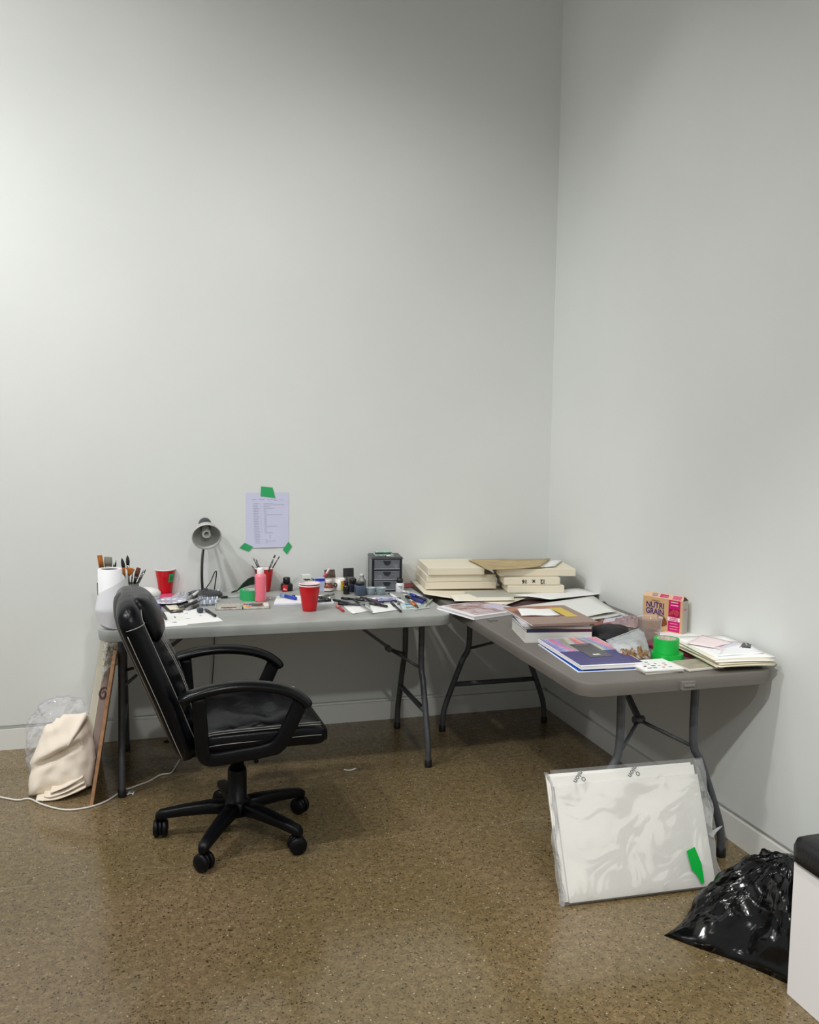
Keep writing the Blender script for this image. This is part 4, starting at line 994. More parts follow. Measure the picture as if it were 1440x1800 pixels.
# small jar with white lid
x, y, _ = (-1.2731, -0.1199, 0.7375)
t = bottle('paint_jar', x, y, TZ, [(0.020, 0), (0.025, 0.003), (0.027, 0.012), (0.026, 0.028), (0.019, 0.040), (0.016, 0.043)], M('rust_glass', (128, 62, 50), 0.15), 'small glass jar of rust red paint with a white lid', 'jar', [(0.018, 0.043), (0.0195, 0.044), (0.0195, 0.058), (0.017, 0.060)], M('cream_lid', (228, 222, 208), 0.35))
band(t, 0.0275, 0.005, 0.019, -180, 0, M('pale_label', (218, 212, 204), 0.5), 'label', 14)
# mug
x, y, _ = (-1.2073, -0.1007, 0.7375)
t = bottle('mug', x, y, TZ, [(0.025, 0), (0.027, 0.002), (0.028, 0.060), (0.0262, 0.060), (0.0255, 0.006)], M('white_ceramic', (232, 230, 222), 0.2), 'white mug with a yellow pattern and black ring handle', 'mug')
band(t, 0.0284, 0.004, 0.050, -95, -35, M('yellow_print', (206, 176, 50), 0.4), 'yellow_pattern', 10)
band(t, 0.0286, 0.030, 0.052, -62, -30, M('red_spot', (196, 58, 46), 0.4), 'red_spot', 6)
pts = [Vector((-0.0285 * 0.85 - 0.004, -0.018, 0.030)) + Vector((0.0065 * math.cos(a), -0.003 * math.cos(a), 0.009 * math.sin(a))) for a in [2 * PI * i / 16 for i in range(17)]]
MB().tube(pts, 0.0024, 8, cap=False).build('ring_handle', BPL, t)
# black dropper bottle
x, y, _ = (-1.1988, -0.2157, 0.7375)
t = bottle('dropper_bottle', x, y, TZ, [(0.015, 0), (0.0165, 0.002), (0.0168, 0.036), (0.012, 0.043), (0.008, 0.047)], M('black_glass', (22, 18, 20), 0.12), 'slim black dropper bottle in front of the patterned mug', 'bottle', [(0.0095, 0.046), (0.0098, 0.060), (0.006, 0.066), (0.005, 0.082), (0.002, 0.085)], BPL)
x, y, _ = (-1.1548, -0.1609, 0.7375)
t = bottle('ink_bottle', x, y, TZ, [(0.017, 0), (0.0185, 0.002), (0.0185, 0.040), (0.015, 0.045)], M('navy_glass', (24, 30, 52), 0.12), 'dark navy ink bottle directly right of the dropper bottle', 'bottle', [(0.0175, 0.044), (0.019, 0.046), (0.019, 0.064), (0.016, 0.067)], BPL)
x, y, _ = (-1.1388, -0.2597, 0.7375)
t = bottle('ink_bottle', x, y, TZ, [(0.024, 0, 4), (0.0255, 0.002, 4), (0.0255, 0.046, 4), (0.023, 0.051, 3)], M('slate_blue_glass', (70, 84, 104), 0.12), 'square jar of slate blue ink with black lid, nearest the clear cups', 'jar', [(0.0205, 0.050), (0.0225, 0.052), (0.0225, 0.064), (0.019, 0.067)], BPL, square=1, rz=0.1)
x, y, _ = (-1.0876, -0.0753, 0.7375)
t = bottle('glass_bottle', x, y, TZ, [(0.020, 0), (0.022, 0.003), (0.022, 0.038), (0.012, 0.055), (0.010, 0.062)], MC('grey_glass', (180, 186, 182), 0.5), 'clear glass bottle with pale stopper, behind the slate blue jar', 'bottle', [(0.0105, 0.060), (0.011, 0.074), (0.008, 0.076)], M('pale_stopper', (214, 214, 206), 0.3))
# clear cups
for px_, lb, tilt in (((-1.0853, -0.2553, 0.7375), 'clear plastic mixing cup, the left one of two', 0), ((-1.0352, -0.2659, 0.7375), 'clear plastic mixing cup, the right one of two', 1)):
    t = thing('mixing_cup', lb, 'cup', px_, 0, 'clear mixing cups')
    MB().lathe([(0.020, 0), (0.021, 0.001), (0.027, 0.034), (0.0285, 0.036), (0.0265, 0.035), (0.0195, 0.002)], n=26, cap=False).build('cup_wall', MC('frosted_cup', (196, 212, 218), 0.5), t)
    MB().lathe([(0.001, 0.002), (0.0215, 0.003), (0.0228, 0.014), (0.001, 0.0145)], n=22, cap=False).build('grey_water', M('grey_wash', (150, 166, 174), 0.15), t)

# ---------------------------------------------------------------- drawer cabinet
def cabinet():
    t = thing('drawer_cabinet', 'small black plastic cabinet with three smoky clear drawers, against the wall', 'cabinet', (-0.975, -0.118, TZ), -0.12)
    w, d, h = 0.155, 0.155, 0.168
    m = MB()
    m.build if False else None
    fr = M('cabinet_black', (26, 27, 30), 0.3)
    m.box((0, 0, 0.003), (w, d, 0.006))
    for sx in (-1, 1):
        for sy in (-1, 1): m.box((sx * (w / 2 - 0.006), sy * (d / 2 - 0.006), h / 2), (0.012, 0.012, h))
        m.box((sx * (w / 2 - 0.002), 0, h / 2), (0.002, d - 0.01, h - 0.01), mi=1)
    m.box((0, d / 2 - 0.002, h / 2), (w - 0.01, 0.003, h - 0.01))
    for z in (0.056, 0.110): m.box((0, 0, z), (w - 0.012, d - 0.008, 0.004))
    m.build('frame', [fr, M('smoky_side', (66, 68, 76), 0.2)], t)
    MB().box((0, 0, h + 0.004), (w + 0.012, d + 0.012, 0.010), top=(0.94, 0.94)).build('top_panel', M('cabinet_top', (48, 50, 52), 0.35), t, bevel=0.002)
    for i, z in enumerate((0.031, 0.083, 0.139)):
        dr = MB(); hh = 0.047 if i < 2 else 0.050
        dr.box((0, -d / 2 + 0.001, z), (w - 0.026, 0.003, hh)); dr.box((0, 0.0, z - hh / 2 + 0.001), (w - 0.028, d - 0.012, 0.002))
        df = dr.build('drawer', MC('smoky_drawer', (170, 174, 184), 0.26, 0.15), t)
        e = MB(); e.box((0, -d / 2 - 0.001, z - hh / 2 + 0.003), (w - 0.024, 0.003, 0.004)); e.box((0, -d / 2 - 0.001, z + hh / 2 - 0.002), (w - 0.024, 0.003, 0.002))
        e.build('drawer_lip', M('pale_smoke', (150, 154, 160), 0.2), df)
        hm = MB(); pts = [(0.018 * math.cos(a), -d / 2 - 0.002, z + 0.019 + 0.020 * math.sin(a)) for a in [PI + PI * k / 12 for k in range(13)]]
        hm.add(pts, [tuple(range(13))], False); hm.tube(pts, 0.0015, 6); hm.build('finger_pull', M('pull_dark', (36, 38, 44), 0.3), df, fix=False)
        r = random.Random(i + 20)
        for k in range(5):
            MB().box((r.uniform(-0.055, 0.055), r.uniform(-0.055, -0.02), z - hh / 2 + 0.010), (r.uniform(0.012, 0.024), 0.012, r.uniform(0.010, 0.022)), rz=r.random()).build('drawer_contents', M('content%d' % (k % 3), ((196, 200, 206), (60, 62, 70), (150, 156, 166))[k % 3], 0.4), df)
cabinet()
ZC = TZ + 0.177
for i, (dx, dy, w_, d_, c_, lb, rz_) in enumerate(((0.0, 0.0, 0.095, 0.05, (210, 216, 214), 'white and grey blister pack at the bottom of the cabinet-top pile', 0.1), (-0.004, 0.004, 0.080, 0.045, (52, 84, 70), 'dark green flat packet in the middle of the cabinet-top pile', -0.05), (0.0, 0.002, 0.082, 0.042, (190, 226, 210), 'pale green box on top of the drawer cabinet pile', 0.04))):
    t = thing('flat_packet', lb, 'packet', (-0.985 + dx, -0.125 + dy, ZC + (0, 0.009, 0.014)[i]), -0.12 + rz_, 'packets on the drawer cabinet')
    MB().box((0, 0, (0.0085, 0.0045, 0.008)[i] / 2), (w_, d_, (0.0085, 0.0045, 0.008)[i])).build('packet_body', M('packet%d' % i, c_, 0.4, var=0.3, vs=120), t, bevel=0.001)
    if i == 2: MB().box((0, -d_ / 2 - 0.0002, 0.002), (w_ * 0.96, 0.001, 0.003)).build('green_stripe', M('green_stripe', (40, 110, 74), 0.4), t)
o = tube_paint((-0.99, -0.172), (-0.945, -0.178), 0.010, M('tube_white', (228, 228, 230), 0.35), BPL, 'white tube lying on the front of the drawer cabinet top', z=ZC, group=None)
# white ink bottle
x, y, _ = (-0.9235, -0.2256, 0.7375)
t = bottle('ink_bottle', x, y, TZ, [(0.020, 0), (0.022, 0.002), (0.022, 0.040), (0.018, 0.047), (0.013, 0.050)], M('white_glass', (224, 226, 230), 0.15), 'white bottle with black cap and small black label, right of the cabinet', 'bottle', [(0.015, 0.049), (0.0158, 0.052), (0.015, 0.070), (0.012, 0.072)], BPL)
band(t, 0.0223, 0.030, 0.033, -125, -70, INK, 'label_print', 8)
MB().add([(0.0 - 0.004, -0.0224, 0.028), (0.004, -0.0224, 0.028), (0.0, -0.0224, 0.021)], [(0, 1, 2)]).build('label_print', INK, t, fix=False)
o = MB().sheet([(-0.8785, -0.1187, 0.7375), (-0.8135, -0.0978, 0.7375), (-0.7881, 0.0213, 0.7375), (-0.8460, -0.0030, 0.7375)], 2, 2, 0.004).build('booklet', M('dusty_red', (178, 84, 84), 0.6)); tag(o, 'dusty red booklet by the wall right of the white bottle', 'booklet')
# paper scraps and palette on right half
o = MB().sheet([(-1.2738, -0.7039, 0.7375), (-1.1668, -0.6382, 0.7375), (-1.1656, -0.4619, 0.7375), (-1.2767, -0.4939, 0.7375)], 5, 5, 0.0006, 0.003, 4).build('paper_sheet', PAPER); tag(o, 'curled white sheet under the crossed black pens, left one', 'paper')
o = MB().sheet([(-1.1845, -0.7110, 0.7375), (-1.0340, -0.6540, 0.7375), (-1.0068, -0.4960, 0.7375), (-1.1488, -0.5076, 0.7375)], 5, 5, 0.0006, 0.003, 9).build('paper_sheet', PAPER); tag(o, 'white sheet under the crossed black pens, right one, below the open black pen', 'paper')
px_, py_, _ = (-1.0743, -0.4090, 0.7430)
t = thing('mixing_palette', 'oval clear palette with violet blue paint in front of the drawer cabinet', 'palette', (px_, py_, TZ), -0.1)
MB().loft([sring((0, 0, z), (1, 0, 0), (0, 1, 0), a_, b_, 40, 2.2) for a_, b_, z in ((0.078, 0.036, 0.0), (0.090, 0.046, 0.006), (0.092, 0.048, 0.008), (0.088, 0.044, 0.0085), (0.076, 0.034, 0.003))]).build('tray', M('palette_lilac', (208, 212, 232), 0.12, var=0.2, vs=30), t)
for i, (a_, b_, c_) in enumerate(((0.05, -0.02, (96, 92, 170)), (0.02, -0.028, (140, 136, 200)), (-0.03, 0.005, (230, 232, 240)), (0.0, 0.018, (180, 190, 220)), (-0.055, -0.01, (200, 200, 226)))):
    MB().lathe([(0.015, 0), (0.012, 0.004), (0.001, 0.006)], (a_, b_, 0.005), 12).build('paint_blob', M('oblob%d' % i, c_, 0.25), t)
gp = 'pens and markers strewn on the right half of the light table'
PB = M('pen_black', (24, 24, 28), 0.3); PS = M('pen_silver', (170, 172, 176), 0.3, metal=0.5)
strew = [
 ((-1.2969, -0.3765, 0.7375), (-1.2375, -0.4885, 0.7375), 0.0055, PB, BPL, TZ, 'thin black pen left of the crossed pens, nearest the sketch pad'),
 ((-1.2568, -0.3705, 0.7375), (-1.1624, -0.4484, 0.7375), 0.0062, PB, BPL, TZ + 0.004, 'black marker lying flat behind the two crossed pens'),
 ((-1.3001, -0.5026, 0.7375), (-1.1819, -0.5553, 0.7375), 0.0062, DGP, BPL, TZ + 0.004, 'long dark marker just above the red marker'),
 ((-1.3105, -0.5275, 0.7375), (-1.3032, -0.6471, 0.7375), 0.0065, M('red_marker', (190, 44, 54), 0.35), M('pink_cap', (216, 120, 126), 0.35), TZ, 'short red marker at the front, left of the curled sheet'),
 ((-1.2130, -0.4518, 0.7375), (-1.1927, -0.7341, 0.7375), 0.0048, PS, PB, TZ + 0.010, 'black and silver pen pointing to the table edge'),
 ((-1.1625, -0.3759, 0.7375), (-1.1022, -0.4755, 0.7375), 0.0070, M('maroon_marker', (96, 40, 42), 0.35), PB, TZ + 0.002, 'maroon barrelled marker in the middle of the clutter'),
 ((-1.1519, -0.5208, 0.7375), (-1.0911, -0.6152, 0.7375), 0.0068, PB, DGP, TZ + 0.004, 'black marker pointing at the open pen'),
 ((-1.1745, -0.3287, 0.7375), (-1.1314, -0.4118, 0.7375), 0.0055, M('khaki_pencil', (150, 146, 128), 0.5), M('khaki_pencil', (150, 146, 128), 0.5), TZ, 'khaki pencil stub behind the maroon marker'),
 ((-1.1524, -0.4648, 0.7375), (-1.1180, -0.5826, 0.7375), 0.0062, M('plum_marker', (66, 48, 60), 0.35), PB, TZ + 0.012, 'plum dark marker lying over the others'),
 ((-1.0457, -0.5159, 0.7375), (-1.0535, -0.7144, 0.7375), 0.0060, PB, M('dark_green_cap', (40, 52, 46), 0.3), TZ, 'dark pen slanting toward the table front right of the sheets'),
 ((-1.0988, -0.4620, 0.7375), (-0.9972, -0.4405, 0.7375), 0.0036, M('violet_pencil', (72, 66, 150), 0.4), M('violet_pencil', (72, 66, 150), 0.4), TZ, 'slim violet pencil at the front rim of the oval palette'),
 ((-0.9539, -0.4787, 0.7375), (-0.9567, -0.6040, 0.7375), 0.0055, M('orange_pencil', (214, 120, 70), 0.5), M('teal_grey', (90, 120, 120), 0.5), TZ + 0.004, 'orange pencil of the small coloured bundle'),
 ((-0.9393, -0.4674, 0.7375), (-0.9463, -0.6063, 0.7375), 0.0050, M('dark_red_pencil', (150, 60, 50), 0.5), M('pale_end', (200, 196, 170), 0.5), TZ + 0.002, 'dark red pencil beside the orange one'),
 ((-0.9430, -0.5097, 0.7375), (-0.9525, -0.6453, 0.7375), 0.0045, M('green_black_pencil', (50, 66, 44), 0.5), M('ochre_end', (196, 160, 90), 0.5), TZ, 'dark green pencil at the end of the coloured bundle'),
 ((-0.9383, -0.3939, 0.7375), (-0.8979, -0.5477, 0.7375), 0.0080, M('indigo_marker', (44, 48, 128), 0.3), BPL, TZ + 0.002, 'thick indigo marker pointing right'),
 ((-0.9081, -0.3701, 0.7375), (-0.8791, -0.5234, 0.7375), 0.0080, M('navy_marker', (30, 36, 84), 0.3), M('indigo_marker', (44, 48, 128), 0.3), TZ + 0.006, 'navy marker lying over the indigo marker'),
 ((-0.8269, -0.3255, 0.7375), (-0.8726, -0.5390, 0.7375), 0.0042, M('olive_grey', (112, 112, 100), 0.4), DGP, TZ, 'thin olive pen upright near the table corner'),
 ((-0.9164, -0.6263, 0.7375), (-0.8299, -0.4762, 0.7375), 0.0055, MC('clear_pen', (190, 200, 186), 0.6), M('frost_cap', (190, 198, 190), 0.3), TZ, 'clear pale green pen nearest the right table corner'),
]
for a_, b_, r_, m1, m2, z_, lb in strew: marker(a_, b_, r_, m1, m2, lb, group=gp, z=z_)
TW = M('tube_white', (228, 228, 230), 0.35)
for a_, b_, w_, m_, c_, lb in (((-0.9972, -0.2896, 0.7375), (-0.9804, -0.3999, 0.7375), 0.017, TW, BPL, 'white paint tube with black cap behind the violet pencil'),
    ((-0.9135, -0.2438, 0.7375), (-0.8403, -0.3691, 0.7375), 0.020, M('silver_white_tube', (206, 210, 218), 0.3, var=0.3, vs=60), WPL, 'longest white paint tube, crinkled, by the right table edge'),
    ((-0.9999, -0.4399, 0.7375), (-0.9749, -0.5029, 0.7375), 0.017, TW, WPL, 'short white paint tube left of the blue sketch card'),
    ((-0.9695, -0.4022, 0.7375), (-0.9917, -0.3675, 0.7375), 0.010, M('grey_tube', (120, 122, 128), 0.35), BPL, 'tiny grey paint tube tucked beside the white ones'),
    ((-0.9289, -0.3195, 0.7375), (-0.9081, -0.3701, 0.7375), 0.012, TW, M('white_cap2', (236, 236, 236), 0.3), 'small rounded white tube by the white bottle')):
    tube_paint(a_, b_, w_, m_, c_, lb)
t = thing('painted_card', 'card painted blue and green near the right front of the light table', 'card', (0, 0, 0))
c4 = [(-1.0289, -0.6552, 0.7375), (-0.9190, -0.6526, 0.7375), (-0.9058, -0.5177, 0.7375), (-1.0052, -0.5105, 0.7375)]
MB().sheet(c4, 4, 4, 0.001).build('card', M('pale_blue_card', (196, 212, 216), 0.6), t)
blots(t, c4, [(0.35, 0.3, 0.26, 0.22)], M('sea_green_paint', (118, 160, 122), 0.5), TZ + 0.0012)
blots(t, c4, [(0.4, 0.78, 0.30, 0.12)], M('deep_blue_paint', (50, 108, 160), 0.5), TZ + 0.0013)
blots(t, c4, [(0.62, 0.3, 0.05, 0.1)], M('brown_paint', (150, 110, 70), 0.5), TZ + 0.0014)
o = MB().sheet([(-0.9815, -0.6786, 0.7375), (-0.8945, -0.6445, 0.7375), (-0.8767, -0.5522, 0.7375), (-0.9296, -0.5687, 0.7375)], 3, 3, 0.0012).build('plastic_sleeve', MC('thin_sleeve', (214, 222, 214), 0.35)); tag(o, 'thin clear plastic sleeve at the right front corner', 'sleeve'); o.location.z = 0.0016
for i, (p, r_, m_, lb) in enumerate((((-1.1207, -0.4716, 0.7375), 0.007, BPL, 'round black cap standing among the pens'), ((-1.0783, -0.4807, 0.7375), 0.005, M('navy_plastic', (30, 36, 70), 0.3), 'tiny navy cap left of the short white tube'), ((-1.0137, -0.4803, 0.7375), 0.006, M('navy_plastic', (30, 36, 70), 0.3), 'navy cap touching the short white tube'), ((-1.0187, -0.5495, 0.7375), 0.007, M('slate_cap', (84, 92, 100), 0.3), 'slate grey cap at the corner of the painted card'))):
    o = MB().lathe([(r_ * 0.8, 0), (r_, 0.001), (r_, r_ * 1.5), (r_ * 0.7, r_ * 1.8)], n=14).build('loose_cap', m_); o.location = Vector(p) + Vector((0, 0, 0.0003)); tag(o, lb, 'cap', 'loose caps on the light table')

# ---------------------------------------------------------------- dark table: canvases
def slab(name, rect, z0, h, mats, label, cat, group=None, bevel=0.002, drot=0.0, part='body', dx=0, dy=0):
    cx, cy, a, w, d = rect
    t = thing(name, label, cat, (cx + dx, cy + dy, z0), a + drot, group)
    MB().box((0, 0, h / 2), (w, d, h)).build(part, mats, t, bevel=bevel)
    return t, w, d
gcv = 'stretched canvases stacked in the corner'
def canvas(rect, z0, h, label, wmin=None, dmax=None):
    cx, cy, a, w, d = rect
    t = thing('stretched_canvas', label, 'canvas', (cx, cy, z0), a, gcv)
    MB().box((0, 0, h / 2), (w, d, h)).build('canvas_wrap', CANVAS, t, bevel=0.003, seg=3)
    m = MB()   # stretcher corner folds
    for s_ in (-1, 1): m.box((s_ * (w / 2 - 0.006), -d / 2 - 0.0004, h / 2), (0.004, 0.0008, h * 0.92)); tag(m.build('corner_fold', CANVAS, t), None); m = MB()
    return t, w, d
canvas((-0.612, -0.182, -0.13, 0.365, 0.305), 0.7620, 0.036, 'bottom cream canvas of the left stack in the corner')
canvas((-0.6115, -0.1795, -0.125, 0.358, 0.305), 0.7990, 0.036, 'middle cream canvas of the left stack, same size as the one below')
canvas((-0.640, -0.186, -0.13, 0.290, 0.31), 0.8360, 0.037, 'smaller cream canvas on top of the left stack')
ca, wa, da = canvas((-0.272, -0.370, -0.19, 0.285, 0.29), 0.7620, 0.036, 'bottom cream canvas of the right stack in the corner')
ca, wa, da = canvas((-0.286, -0.352, -0.19, 0.283, 0.29), 0.7990, 0.036, 'cream canvas with handwritten size marked on its edge, middle of the right stack')
text('handwriting', '12', 0.030, M('marker_black', (30, 28, 26), 0.6), ca, (0.052, -da / 2 - 0.0012, 0.018), (PI / 2, PI, 0), sx=0.8, bold=0.0010)
text('handwriting', 'x', 0.026, M('marker_black', (30, 28, 26), 0.6), ca, (0.006, -da / 2 - 0.0012, 0.018), (PI / 2, PI, 0), sx=1.1, bold=0.0010)
text('handwriting', '16', 0.026, M('marker_black', (30, 28, 26), 0.6), ca, (-0.040, -da / 2 - 0.0012, 0.018), (PI / 2, PI, 0), sx=1.0, bold=0.0010)
canvas((-0.245, -0.330, -0.19, 0.392, 0.26), 0.8360, 0.037, 'widest cream canvas on top of the right stack, under the brown paper')
# brown kraft paper and white sheets over the right stack
KR = M('kraft_paper', (190, 168, 124), 0.7, var=0.12, vs=12)
def curl_edge(u, v): return 0.010 * (u ** 4) + 0.004 * math.sin(3 * v + 2 * u) ** 2
o = MB().sheet([(-0.3791, -0.4208, 0.8740), (-0.1702, -0.4427, 0.8740), (-0.0187, -0.2311, 0.8740), (-0.1996, -0.1542, 0.8740)], 6, 6, 0.0007, 0.0, 3, curl=lambda u, v: 0.006 * u * u + 0.001).build('paper_sheet', PAPER); tag(o, 'white sheet sticking out right from under the brown paper', 'paper')
o = MB().sheet([(-0.4454, -0.4547, 0.8755), (-0.2402, -0.4577, 0.8755), (-0.1178, -0.2435, 0.8755), (-0.2884, -0.1690, 0.8755)], 6, 6, 0.0006, 0.0, 3, curl=lambda u, v: 0.005 * u * u + 0.001).build('paper_sheet', M('offwhite_paper', (226, 222, 212), 0.7)); tag(o, 'off-white sheet directly beneath the brown paper on the right canvases', 'paper')
t = thing('kraft_paper', 'brown kraft paper with faint marks draped across both canvas stacks', 'paper', (0, 0, 0))
c4 = [(-0.5453, -0.4780, 0.8765), (-0.2572, -0.4609, 0.8765), (-0.0843, -0.2147, 0.8765), (-0.5262, -0.1308, 0.8765)]
MB().sheet(c4, 12, 10, 0.0007, 0.0, 3, curl=lambda u, v: 0.003 + 0.006 * u * u + 0.003 * math.sin(4 * u + 3 * v) ** 2 - 0.0035 * (1 - v) * (1 - abs(2 * u - 1)) ).build('sheet', KR, t)
# papers under the stacks
def paper(c4, z, label, m=PAPER, th=0.0008, wob=0.002, seed=1, name='paper_sheet', cat='paper', group=None, curl=None):
    o = MB().sheet([(p[0], p[1], z + (p[2] if len(p) > 2 and p[2] < 0.2 else 0)) for p in c4], 8, 8, th, wob, seed, curl=curl).build(name, m)
    return tag(o, label, cat, group)
paper([(-0.7343, -0.6338, 0.7420), (-0.3143, -0.7520, 0.7420), (-0.0396, -0.2485, 0.7420), (-0.6227, -0.2142, 0.7420)], 0.7385, 'dark grey printed sheet lying flat beneath the white sheets in front of the canvases', M('dark_print', (92, 90, 88), 0.6, var=0.5, vs=45), 0.001, 0.0005, 5)
t, w, d = slab('folder', (-0.61, -0.33, -0.10, 0.20, 0.42), 0.7405, 0.008, M('grey_green_folder', (150, 150, 138), 0.6), 'grey green folder under the front of the canvas stacks', 'folder')
t, w, d = slab('folder', (-0.30, -0.36, -0.10, 0.38, 0.42), 0.7405, 0.009, M('beige_folder', (196, 190, 172), 0.6), 'beige folder below the right canvas stack', 'folder')
paper([(-0.8489, -0.4058, 0.7560), (-0.5428, -0.7123, 0.7520), (-0.0757, -0.3215, 0.7560), (-0.8043, -0.0115, 0.7560)], 0.7505, 'large cream sheet under the left canvases with its left corner jutting over the table gap', M('cream_sheet', (226, 218, 198), 0.7), 0.0010, 0.0, 3, curl=lambda u, v: 0.006 * max(0, 1 - 3 * u) + 0.001)
paper([(-0.7640, -0.6209, 0.7570), (-0.4752, -0.6542, 0.7570), (-0.3945, -0.4281, 0.7570), (-0.7345, -0.4508, 0.7570)], 0.7590, 'cream white sheet at the front of the left canvas stack', M('cream_white', (236, 230, 214), 0.7), 0.0008, 0.001, 4)
paper([(-0.6287, -0.5485, 0.7570), (-0.3587, -0.5909, 0.7570), (-0.2827, -0.3861, 0.7570), (-0.6398, -0.3927, 0.7570)], 0.7600, 'pale grey sheet wedged between the left and right canvas stacks', M('grey_green_paper', (176, 176, 164), 0.7), 0.0010, 0.0, 8)
paper([(-0.4295, -0.5323, 0.7630), (-0.3010, -0.6794, 0.7630), (0.0288, -0.5976, 0.7630), (-0.0229, -0.4238, 0.7630)], 0.7600, 'white sheet reaching from the right canvas stack toward the right wall', PAPER, 0.0010, 0.002, 6)
# magazine open on the corner
def booklet(name, rect, z0, h, cover, pages, label, cat='book', group=None, spine_front=False, drot=0.0, dx=0, dy=0):
    cx, cy, a, w, d = rect
    t = thing(name, label, cat, (cx + dx, cy + dy, z0), a + drot, group)
    MB().box((0.0, 0.001, h / 2), (w - 0.003, d - 0.004, h - 0.0022)).build('page_block', pages, t)
    MB().box((0, 0, h - 0.0006), (w, d, 0.0012)).build('front_cover', cover, t)
    MB().box((0, 0, 0.0006), (w, d, 0.0012)).build('back_cover', cover, t)
    if spine_front: MB().box((0, -d / 2, h / 2), (w, 0.0014, h)).build('spine', cover, t)
    else: MB().box((-w / 2, 0, h / 2), (0.0014, d, h)).build('spine', cover, t)
    return t, w, d
PG = M('page_edges', (228, 226, 220), 0.75, bump=0.0)
PGW = M('page_edges_white', (238, 236, 240), 0.7)
rc = (-0.6916, -0.7586, -1.2471, 0.2706, 0.2885)
t, w, d = booklet('magazine', rc, 0.7375, 0.014, M('white_cover', (232, 230, 234), 0.35), PGW, 'white edged magazine with a brown and lilac picture cover, bridging the two tables', 'magazine')
MB().box((-w * 0.02, d * 0.04, 0.0146), (w * 0.86, d * 0.84, 0.0006)).build('cover_picture', M('collage_print', (206, 190, 196), 0.35, col2=(128, 84, 80), vs=26), t)
MB().box((w * 0.10, d * 0.31, 0.0151), (w * 0.62, d * 0.26, 0.0006)).build('cover_picture', M('lilac_print', (206, 200, 220), 0.35), t)
# ---------------------------------------------------------------- dark table: book stack
rb = (-0.5807, -1.2691, -0.1900, 0.2650, 0.2483)
gs = 'books stacked on the dark table'
t, w, d = booklet('thick_book', rb, 0.7375, 0.040, M('grey_white_cover', (206, 206, 200), 0.5), M('pale_pages', (206, 205, 198), 0.7), 'thick pale grey book at the bottom of the book stack', 'book', gs, True)
z = 0.7375 + 0.040
t, w, d = booklet('book', rb, z, 0.012, M('navy_cover', (34, 36, 74), 0.4), PG, 'navy blue book resting on the thick pale book', 'book', gs, True, 0.02, 0.004, 0.004)
MB().box((w * 0.16, -d / 2 - 0.0012, 0.003), (w * 0.66, 0.001, 0.006)).build('spine_print', M('plum_print', (92, 30, 58), 0.4), t); z += 0.012
t, w, d = booklet('book', rb, z, 0.0085, M('beige_cover', (176, 168, 150), 0.5), PG, 'beige magazine between the navy book and the white edged book', 'magazine', gs, True, -0.035, 0.006, 0.008); z += 0.0085
t, w, d = booklet('book', rb, z, 0.011, M('lavender_white_cover', (214, 210, 222), 0.4), PGW, 'lavender white art book, second from the top of the stack', 'book', gs, True, -0.02, 0.0, 0.016); z += 0.011
ct = (-0.5740, -1.2428, -0.2194, 0.2534, 0.3065)
t, w, d = booklet('art_book', (ct[0] - 0.002, ct[1] - 0.0, -0.05, 0.275, 0.335), z, 0.009, M('brown_cover', (146, 120, 108), 0.4), PG, 'art book with brown, orange and yellow picture cover on top of the stack', 'book', gs, True)
top = 0.0092
MB().box((-0.02, 0.128, top), (0.23, 0.07, 0.0006)).build('cover_picture', M('orange_brown_print', (190, 122, 92), 0.4, var=0.25, vs=30), t)
MB().box((-0.04, 0.02, top + 0.0001), (0.18, 0.12, 0.0006)).build('cover_picture', M('maroon_brown_print', (116, 62, 54), 0.4, var=0.2, vs=30), t)
MB().box((0.075, 0.03, top + 0.0004), (0.05, 0.18, 0.0006)).build('cover_picture', M('yellow_print', (206, 170, 70), 0.4, var=0.3, vs=30), t)
o = paper([(-0.7021, -1.2532, 0.8250), (-0.5483, -1.2869, 0.8250), (-0.5265, -1.1513, 0.8250), (-0.6630, -1.1217, 0.8250)], z + 0.0098, 'folded white note lying on the brown art book', PAPER, 0.001, 0.003, 5)
# big white drawing sheets beside the books
for i, (c4, z_, lb, m_) in enumerate((([(-0.5615, -0.8577, 0.7500), (-0.3275, -1.1392, 0.7500), (-0.0840, -1.0503, 0.7500), (-0.0655, -0.6458, 0.7500)], 0.742, 'lowest large white sheet behind the book stack, its corner nearest the clear cup', PAPER),
      ([(-0.5627, -0.8274, 0.7570), (-0.3255, -1.1145, 0.7570), (-0.1228, -1.0384, 0.7570), (-0.0581, -0.6546, 0.7570)], 0.750, 'middle large sheet with dark underside behind the book stack', M('grey_white_sheet', (206, 206, 200), 0.7)),
      ([(-0.5850, -0.8335, 0.7670), (-0.3440, -1.0870, 0.7670), (-0.1349, -1.0090, 0.7670), (-0.0578, -0.6477, 0.7670)], 0.760, 'uppermost large white sheet lying behind the art book', M('drawing_paper', (226, 227, 222), 0.7)))):
    paper(c4, z_, lb, m_, 0.0012, 0.003, 20 + i, group='large sheets behind the book stack')
t, w, d = slab('dark_folder', (-0.30, -0.80, -0.35, 0.46, 0.40), 0.7378, 0.0040, M('maroon_black_folder', (72, 40, 44), 0.6, var=0.4, vs=14), 'dark maroon folder under the large white sheets', 'folder')
paper([(-0.3342, -1.1823, 0.7450), (-0.2132, -1.1870, 0.7450), (-0.1782, -1.0424, 0.7450), (-0.2829, -1.0555, 0.7450)], 0.7425, 'orange red printed leaflet right of the book stack', M('orange_red_print', (176, 92, 66), 0.5, var=0.5, vs=50), 0.001, 0.003, 2, 'leaflet', 'leaflet')
